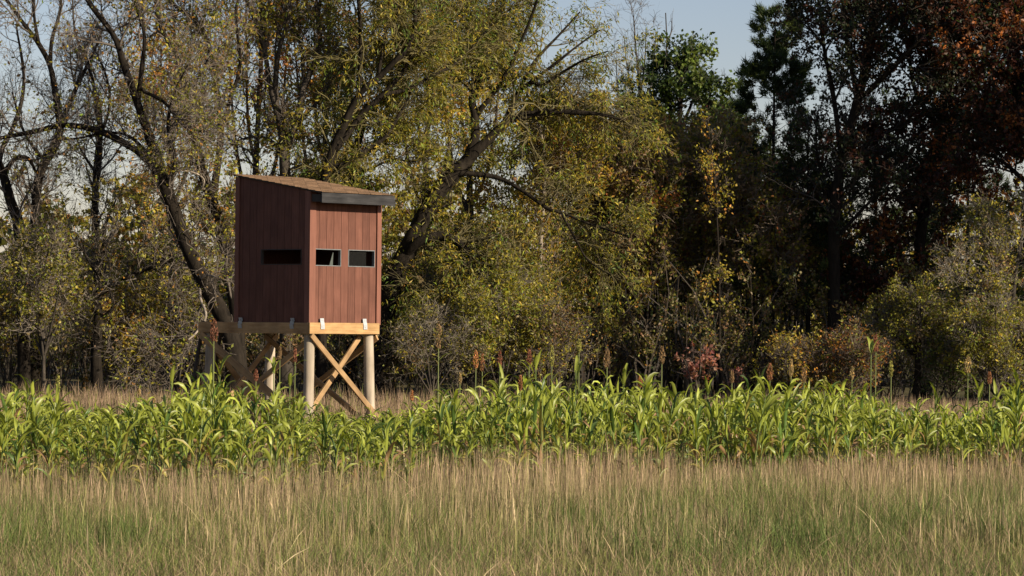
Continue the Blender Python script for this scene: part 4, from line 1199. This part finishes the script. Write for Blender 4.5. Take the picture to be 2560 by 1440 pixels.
def crop_leaf(base, az, L, W, el, droop, col, twist=0.0):
    """an arching blade: returns verts (n*3), quads, colours"""
    n = 5
    p = np.array(base, float); a = el
    pts = []; tang = []
    for k in range(n + 1):
        pts.append(p.copy()); d = np.array([math.cos(az) * math.cos(a), math.sin(az) * math.cos(a), math.sin(a)]); tang.append(d)
        p = p + d * L / n
        a -= droop * (0.15 + 1.7 * (k / n) ** 1.3) / n
        az += random.uniform(-.20, .20)
    V = []; C = []
    for k in range(n + 1):
        t = k / n
        w = W * (0.55 + 0.45 * min(1, t * 4)) * (1 - max(0, (t - .45) / .55) ** 1.6) + 0.002
        d = tang[k]
        s = np.cross(d, [0, 0, 1.0]); s = s / max(np.linalg.norm(s), 1e-6)
        up = np.cross(s, d)
        tw = twist * t
        s2 = s * math.cos(tw) + up * math.sin(tw); u2 = -s * math.sin(tw) + up * math.cos(tw)
        wav = 0.12 * W * math.sin(9 * t + az * 5)
        V += [pts[k] - s2 * w / 2 + u2 * (w * .22 + wav), pts[k], pts[k] + s2 * w / 2 + u2 * (w * .22 - wav)]
        tipc = 1.0 if t < .8 else 0.85
        C += [col * tipc, col * 1.3 * tipc + .015, col * tipc]
    Q = []
    for k in range(n):
        b = 3 * k
        Q += [[b, b + 1, b + 4, b + 3], [b + 1, b + 2, b + 5, b + 4]]
    return np.array(V), np.array(Q), np.array(C)


def head_geo(base, H, W, col, seed):
    r = np.random.default_rng(seed)
    n = 130
    t = r.random(n)
    prof = np.sin(np.pi * np.clip(t * .9 + .08, 0, 1)) ** .8 * (1 - .35 * t)
    az = r.uniform(0, 6.28, n); rr = W / 2 * prof * np.sqrt(r.random(n))
    P = np.stack([rr * np.cos(az), rr * np.sin(az), t * H], -1) + base
    D = norm(np.stack([np.cos(az) * .45, np.sin(az) * .45, np.ones(n)], -1))
    S = norm(np.cross(D, norm(r.normal(size=(n, 3))))); L = .030; w = .013
    U = np.cross(D, S)
    V = np.stack([P, P + D * L * .5 + S * w / 2, P + D * L, P + D * L * .5 - S * w / 2, P + D * L * .5 + U * w / 2, P + D * L * .5 - U * w / 2], 1).reshape(-1, 3)
    b = (np.arange(n) * 6)[:, None]
    Q = np.concatenate([b + np.array([[0, 1, 2, 3]]), b + np.array([[0, 4, 2, 5]])])
    C = np.repeat(np.array(col)[None] * np.exp(r.normal(size=(n, 1)) * .35), 6, 0)
    return V, Q, C


def plant_variant(h, nleaf, Lr, seed, old=0.25, stem_r=0.0085):
    """returns (stalk, [leaves]) as (V, Q, C) arrays; h height of the leafy top"""
    random.seed(seed); r = np.random.default_rng(seed)
    sh = h * 0.78
    lean = r.normal(size=2) * .04
    N = 4
    t = np.linspace(0, 1, N)
    P = np.stack([lean[0] * t * t, lean[1] * t * t, sh * t - .03 * (1 - t)], -1)
    V, Q = tubes(P[None], (stem_r * np.linspace(1.15, .55, N))[None], 5)
    c = np.repeat((np.array((.16, .20, .05))[None] * (1 - t)[:, None] + np.array((.20, .27, .07))[None] * t[:, None]), 5, 0)
    stalk = (V, Q, c)
    leaves = []
    az0 = random.uniform(0, 6.28)
    for k in range(nleaf):
        f = (k + .6) / nleaf
        z = sh * (0.18 + 0.82 * f)
        base = np.array([lean[0] * (z / sh) ** 2, lean[1] * (z / sh) ** 2, z])
        az = az0 + math.pi * k + random.uniform(-.7, .7)
        L = random.uniform(*Lr) * (0.75 + .5 * math.sin(math.pi * min(1, f * .9 + .1)))
        el = random.uniform(1.0, 1.42) + .10 * f
        col = LG * (1 - f) + LG2 * f
        u = random.random()
        if f < .45 and u < old: col = LY if u < old * .6 else LB
        elif u > .85: col = LDK
        elif u > .72: col = LG2 * 1.1
        col = col * math.exp(random.gauss(0, .16))
        leaves.append(crop_leaf(base, az, L, random.uniform(.023, .038), el, random.uniform(1.6, 4.2), col, random.uniform(-2.2, 2.2)))
    return stalk, leaves, np.array([lean[0], lean[1], sh])


variants = []
for k in range(14):
    variants.append(plant_variant(0.85, random.choice([8, 8, 9, 9]), (0.17, 0.31), 600 + k, .5))
tall_variants = []
for k in range(6):
    tall_variants.append(plant_variant(0.95, random.choice([6, 7]), (0.26, 0.42), 650 + k, .1))


def var_mesh(var, nm):
    st, lv, top = var
    s_me = mesh(nm + '_stalk', st[0], [st[1]], M['crop_leaf'], st[2], True)
    l_me = [mesh(nm + '_leaf', l[0], [l[1]], M['crop_leaf'], l[2], True) for l in lv]
    return s_me, l_me
vmesh = [var_mesh(v, 'sorghum') for v in variants]
tmesh = [var_mesh(v, 'tall_sorghum') for v in tall_variants]

# leafy skyline of the strip along the picture
SX = [-250, 0, 60, 110, 200, 300, 400, 450, 480, 540, 600, 680, 800, 900, 1000, 1060, 1120, 1200, 1260, 1400, 1560, 1620, 1700, 1800, 1870, 1960, 2060, 2160, 2250, 2320, 2400, 2470, 2540, 2800]
SY = [985, 985, 965, 970, 1015, 1030, 1015, 975, 955, 950, 985, 985, 1035, 1045, 1035, 1010, 985, 1000, 965, 955, 950, 960, 985, 970, 955, 965, 960, 965, 1015, 990, 1000, 1000, 960, 960]

def strip_plant_z(x, y):
    px = x / y * F + 1280
    t = np.interp(px, SX, SY) + np.interp(px, [600, 750, 1000, 1200], [8, -6, -4, -4])
    return EYE - (t - 815 + (px - 1280) * 0.0) / F * y


def place(s_me, l_me, loc, rz, sc, label, group, head=None, hl=None, tilt=(0, 0)):
    r = empty('sorghum_plant', loc, rz)
    r.rotation_euler = (tilt[0], tilt[1], rz)
    r.scale = (1 if sc[0] is None else sc[0], 1 if sc[0] is None else sc[0], sc[1])
    tag(r, label, 'sorghum plant', group)
    obj('stalk', s_me, r)
    for m_ in l_me: obj('leaf', m_, r)
    if head is not None:
        hd = obj('seed_head', head, r)
        if hl: hd['label'] = hl
    return r


# front rows and tall ones as individuals, the rest of the strip as one mass
N_ALL = 2250
yy = np.sqrt(rng.uniform(30.8 ** 2, 47.5 ** 2, N_ALL)); half = yy * 1280 / F + 2.2
xx = rng.uniform(-1, 1, N_ALL) * half
# the strip thins out at the left and back
front = 31.6 + 0.6 * np.sin(xx * .9) + rng.normal(size=len(xx)) * .7 + np.clip((xx + 4.5) * .46, 0, 4.2)
keep = (yy > front)
fr_ = front[keep]; xx, yy = xx[keep], yy[keep]
top = strip_plant_z(xx, yy) * np.where(rng.random(len(xx)) < .11, rng.uniform(1.06, 1.24, len(xx)), rng.uniform(.50, 1.03, len(xx)))
top = np.clip(top, .45, 1.25)
inview = np.abs(xx) < yy * 1280 / F - .1
order = np.argsort(yy + np.where(inview, 0, 100))
NI = 255
ind = set(order[:NI].tolist())

LANDMARK = [(60, 'below the far left bush'), (170, 'below the forked bare tree'), (285, 'below the broken dark trunk'), (390, 'left of the ladder'), (480, 'below the ladder'),
            (570, 'below the left deck end'), (660, 'below the deck middle'), (725, 'left of the corner post'), (800, 'right of the corner post'), (880, 'below the crossed braces'),
            (960, 'below the right post'), (1050, 'right of the deck'), (1160, 'below the willow bough'), (1280, 'left of the birch'), (1390, 'below the birch'), (1500, 'right of the birch'),
            (1620, 'left of the salmon bush'), (1745, 'below the salmon bush'), (1860, 'right of the salmon bush'), (1990, 'below the pine trunk'), (2110, 'below the black oak trunk'),
            (2220, 'left of the ragged bush'), (2330, 'below the ragged bush'), (2440, 'below the right edge bush'), (2700, 'at the far right end')]
OLD = []
for st_, lv_, tp_ in variants:
    OLD.append(any(l_[2][0][0] > l_[2][0][1] * .98 for l_ in lv_))


def zone_label(px, depth_in, f, v):
    z = next(t for lim, t in LANDMARK if px < lim + 55) if px < 2755 else LANDMARK[-1][1]
    k = 'short' if f < .68 else ('middling' if f < .84 else 'tall')
    o_ = 'yellow footed' if OLD[v] else 'all green'
    row = 'at strip front' if depth_in < .55 else ('behind strip front' if depth_in < 1.4 else 'deep in strip')
    return f'{k} {o_} headless sorghum {row} {z}'


crop = Geo()
for i in range(len(xx)):
    v = int(rng.integers(len(variants))); rz = rng.uniform(0, 6.28)
    sz = top[i] / .85; sx = 0.72 + .35 * sz * rng.uniform(.8, 1.15)
    z = float(ground_z(np.array([xx[i]]), np.array([yy[i]]))[0])
    if i in ind:
        px = xx[i] / yy[i] * F + 1280
        place(*vmesh[v], (xx[i], yy[i], z), rz, (sx, sz), zone_label(px, yy[i] - fr_[i], top[i], v), 'headless sorghum plants of the crop strip', tilt=(rng.normal() * .05, rng.normal() * .05))
    else:
        st, lv, _ = variants[v]
        ca, sa = math.cos(rz), math.sin(rz)
        Rm = np.array([[ca, -sa, 0], [sa, ca, 0], [0, 0, 1]])
        b = math.exp(rng.normal() * .12)
        for (V, Qd, C) in [st] + lv:
            crop.add((V * [sx, sx, sz]) @ Rm.T + [xx[i], yy[i], z], Qd, None, C * b)
ORD = ['leftmost', 'second from left', 'third from left', 'fourth from left', 'fifth from left', 'sixth from left', 'seventh from left', 'eighth from left', 'ninth from left', 'tenth from left']
same = {}
for o in bpy.data.objects:
    if o.get('group') == 'headless sorghum plants of the crop strip': same.setdefault(o['label'], []).append(o)
for lab, os_ in same.items():
    if len(os_) > 1:
        os_.sort(key=lambda o: o.location.x / o.location.y)
        for k, o in enumerate(os_):
            o['label'] = lab + ', ' + (ORD[k] if k < len(os_) - 1 and k < len(ORD) else 'rightmost')
tag(obj('sorghum_crop', crop.mesh('sorghum_crop', M['crop_leaf'], True)), kind='stuff')

# plants that carry a seed head or stand clear above the strip: pixel x, pixel y of the tip, depth, head kind
HC = {'dark': (0.22, 0.10, 0.06), 'rust': (0.36, 0.185, 0.09), 'orange': (0.50, 0.26, 0.11), 'brown': (0.32, 0.215, 0.11), 'tan': (0.46, 0.35, 0.17), 'green': (0.36, 0.34, 0.10), 'red': (0.30, 0.135, 0.08)}
HN = {'dark': 'dark maroon', 'rust': 'rusty red', 'orange': 'bright orange', 'brown': 'brown', 'tan': 'straw coloured', 'green': 'greenish yellow', 'red': 'dull red'}
heads = [
    (535, 800, 38, 'dark', .24, .085, 'standing tall before the left end of the deck'),
    (145, 940, 40, 'green', .20, .045, 'alone at the far left above low leaves'),
    (385, 992, 42, 'tan', .08, .025, 'barely above the grass left of the blind'),
    (348, 972, 43, 'tan', .10, .025, 'on a thin bare stem left of the blind'),
    (640, 925, 44, 'red', .15, .05, 'small, under the middle of the deck'),
    (700, 868, 46, 'brown', .18, .04, 'in front of the shaded rear post'),
    (738, 872, 45, 'red', .18, .04, 'just left of the front corner post'),
    (1030, 978, 44, 'orange', .13, .032, 'low between the blind and the tall brown headed plant'),
    (1097, 808, 40, 'brown', .30, .07, 'tallest right of the blind'),
    (1190, 878, 42, 'orange', .22, .055, 'left of a close pair under the willow'),
    (1206, 886, 44, 'rust', .22, .05, 'right of a close pair under the willow'),
    (1250, 880, 43, 'red', .20, .05, 'just right of the close pair'),
    (1323, 876, 43, 'red', .19, .055, 'below the pale birch trunk'),
    (1301, 942, 38, 'rust', .16, .035, 'short, below the pale birch trunk'),
    (1380, 868, 42, 'green', .24, .05, 'slim, with a leaf sheath at its foot'),
    (1448, 850, 42, 'green', .17, .055, 'with one drooping flag leaf left of the thicket'),
    (1518, 876, 42, 'brown', .22, .08, 'plump, left end of the dark thicket'),
    (1655, 868, 43, 'brown', .22, .075, 'left of the salmon red bush'),
    (1600, 942, 42, 'orange', .14, .045, 'short, before the dark thicket'),
    (1925, 912, 42, 'rust', .20, .07, 'right of the salmon red bush'),
    (1978, 902, 41, 'tan', .20, .045, 'narrow, right of a rusty headed neighbour'),
    (2062, 945, 41, 'green', .16, .05, 'low before the yellowish bush'),
    (2190, 838, 44, 'red', .22, .07, 'behind a green wrapped spike at the right'),
    (2228, 904, 42, 'green', .19, .045, 'slim, left of the ragged bush'),
    (2420, 893, 42, 'tan', .20, .09, 'open and airy at the right'),
    (2474, 932, 43, 'rust', .15, .05, 'among green spikes near the right edge'),
    (522, 1098, 34.5, 'red', .17, .045, 'sunk in the leaves below the deck end'),
    (1560, 925, 44, 'tan', .13, .035, 'slim, between the plump head and the dark thicket edge'),
    (1830, 930, 43, 'brown', .15, .045, 'below the faint low red sprig'),
    (2010, 925, 42, 'brown', .16, .05, 'below the yellowish low bush'),
    (2130, 920, 43, 'tan', .15, .04, 'before the orange tinged low bush'),
    (1150, 935, 43, 'tan', .13, .035, 'short, right of the tallest brown headed plant'),
    (1735, 1035, 36, 'tan', .10, .045, 'nodding low in the strip before the salmon bush'),
]
for i, (px, py, d_, kind, hh, hw, where) in enumerate(heads):
    tip = atz(px, py, d_)
    var = tall_variants[i % 6]; s_me, l_me = tmesh[i % 6]
    topz = tip[2]; z0 = float(ground_z(np.array([tip[0]]), np.array([d_]))[0])
    leafy = np.clip(strip_plant_z(tip[0], d_) * 1.02, .5, 1.2)
    sz = min(leafy, topz - hh) / .95
    rz = random.uniform(0, 6.28)
    st_top = var[2] * [0.95, 0.95, sz]
    # bare stem from the leafy top to the head, and the head itself, in plant space before scaling
    sxy = 0.95
    zt = (topz - z0) / sz
    a = var[2]
    zb = zt - hh / sz
    N = 6; t = np.linspace(0, 1, N)
    lean_end = a[:2] * 1.0
    P = np.stack([a[0] + 0 * t, a[1] + 0 * t, a[2] * .9 + (zb + .02 - a[2] * .9) * t], -1)
    V, Qd = tubes(P[None], np.linspace(.0085, .0065, N)[None], 5)
    plant = place(s_me, l_me, (tip[0] - 0, d_, z0), 0, (sxy, sz), f'sorghum with {HN[kind]} seed head {where}', 'sorghum plants with seed heads')
    plant.location = (tip[0] - a[0] * sxy, d_ - a[1] * sxy, z0)
    if zb > a[2]:
        obj('stem', mesh('sorghum_stem', V, [Qd], M['crop_leaf'], np.ones((len(V), 3)) * (.22, .25, .08), True), plant)
    V, Qd, C = head_geo(np.array([a[0], a[1], zb]), hh / sz, hw * 1.25 / sxy, HC[kind], 700 + i)
    hd = obj('seed_head', mesh('seed_head', V, [Qd], M['grass'], C), plant)
    # flag leaf near the head on the tall ones
    if zb > a[2] + .12 and i % 2 == 0:
        random.seed(900 + i)
        V, Qd, C = crop_leaf((a[0], a[1], zb - .06 - .05 * (i % 3)), random.choice([.2, 2.9, 3.4, -.3]), .22, .034, .9, 2.6, LG2)
        obj('leaf', mesh('sorghum_leaf', V, [Qd], M['crop_leaf'], C, True), plant)

# headless spikes and rolled leaf tips standing above the strip
spikes = [
    (70, 948, 36, 'broad pale leaf blades rising at the far left'), (118, 962, 38, 'second leafy top at the far left'), (430, 925, 41, 'thin top with one hooked leaf left of the deck'),
    (478, 948, 39, 'leafy crown before the ladder end of the deck'), (550, 905, 42, 'rolled spike with curled leaf under the deck end'), (685, 885, 42, 'broad leaved top under the deck middle'),
    (725, 930, 43, 'green top leaning at the corner post'), (1258, 925, 42, 'rolled green spike under the willow'), (1340, 885, 41, 'flared leaf tuft below the birch trunk'),
    (1440, 900, 39, 'bushy crown left of the thicket'), (1560, 915, 41, 'paired rolled tips before the thicket'), (1620, 930, 40, 'wide folded blade leaning right before the thicket'),
    (1770, 950, 40, 'curled blade top below the salmon bush'), (1900, 918, 42, 'hooked spike right of the salmon bush'), (2085, 940, 38, 'dense curled crown before the yellowish bush'),
    (2178, 850, 43, 'tall green wrapped spike left of the ragged bush'), (2340, 972, 40, 'pair of pale curled blades right of the ragged bush'), (2447, 955, 42, 'thin green spike near the right edge'),
    (2492, 952, 42, 'pointed green bud near the right edge'), (2545, 925, 38, 'tall crown cut by the right edge'),
]
for i, (px, py, d_, lab) in enumerate(spikes):
    tip = atz(px, py, d_)
    z0 = float(ground_z(np.array([tip[0]]), np.array([d_]))[0])
    var = tall_variants[(i * 2 + 1) % 6]; s_me, l_me = tmesh[(i * 2 + 1) % 6]
    topz = tip[2] - z0
    leafy = np.clip(strip_plant_z(tip[0], d_) * 1.05, .5, 1.25)
    sz = min(leafy, topz * .9) / .95
    plant = place(s_me, l_me, (tip[0] - var[2][0] * .95, d_ - var[2][1] * .95, z0), 0, (.95, sz), 'headless sorghum, ' + lab, 'headless sorghum tops above the crop strip')
    a = var[2]; zt = topz / sz
    random.seed(950 + i)
    if zt - .1 > a[2]:
        P = np.stack([np.full(5, a[0]), np.full(5, a[1]), np.linspace(a[2] * .9, zt - .10, 5)], -1)
        V, Qd = tubes(P[None], np.linspace(.007, .006, 5)[None], 5)
        obj('stem', mesh('sorghum_stem', V, [Qd], M['crop_leaf'], np.ones((len(V), 3)) * (.20, .26, .07), True), plant)
    for k in range(3):
        V, Qd, C = crop_leaf((a[0], a[1], zt - random.uniform(.12, .30)), random.uniform(0, 6.28), random.uniform(.20, .34), random.uniform(.034, .05), 1.25, random.uniform(.8, 3.0), LG2 * random.uniform(.8, 1.1))
        obj('leaf', mesh('sorghum_leaf', V, [Qd], M['crop_leaf'], C, True), plant)
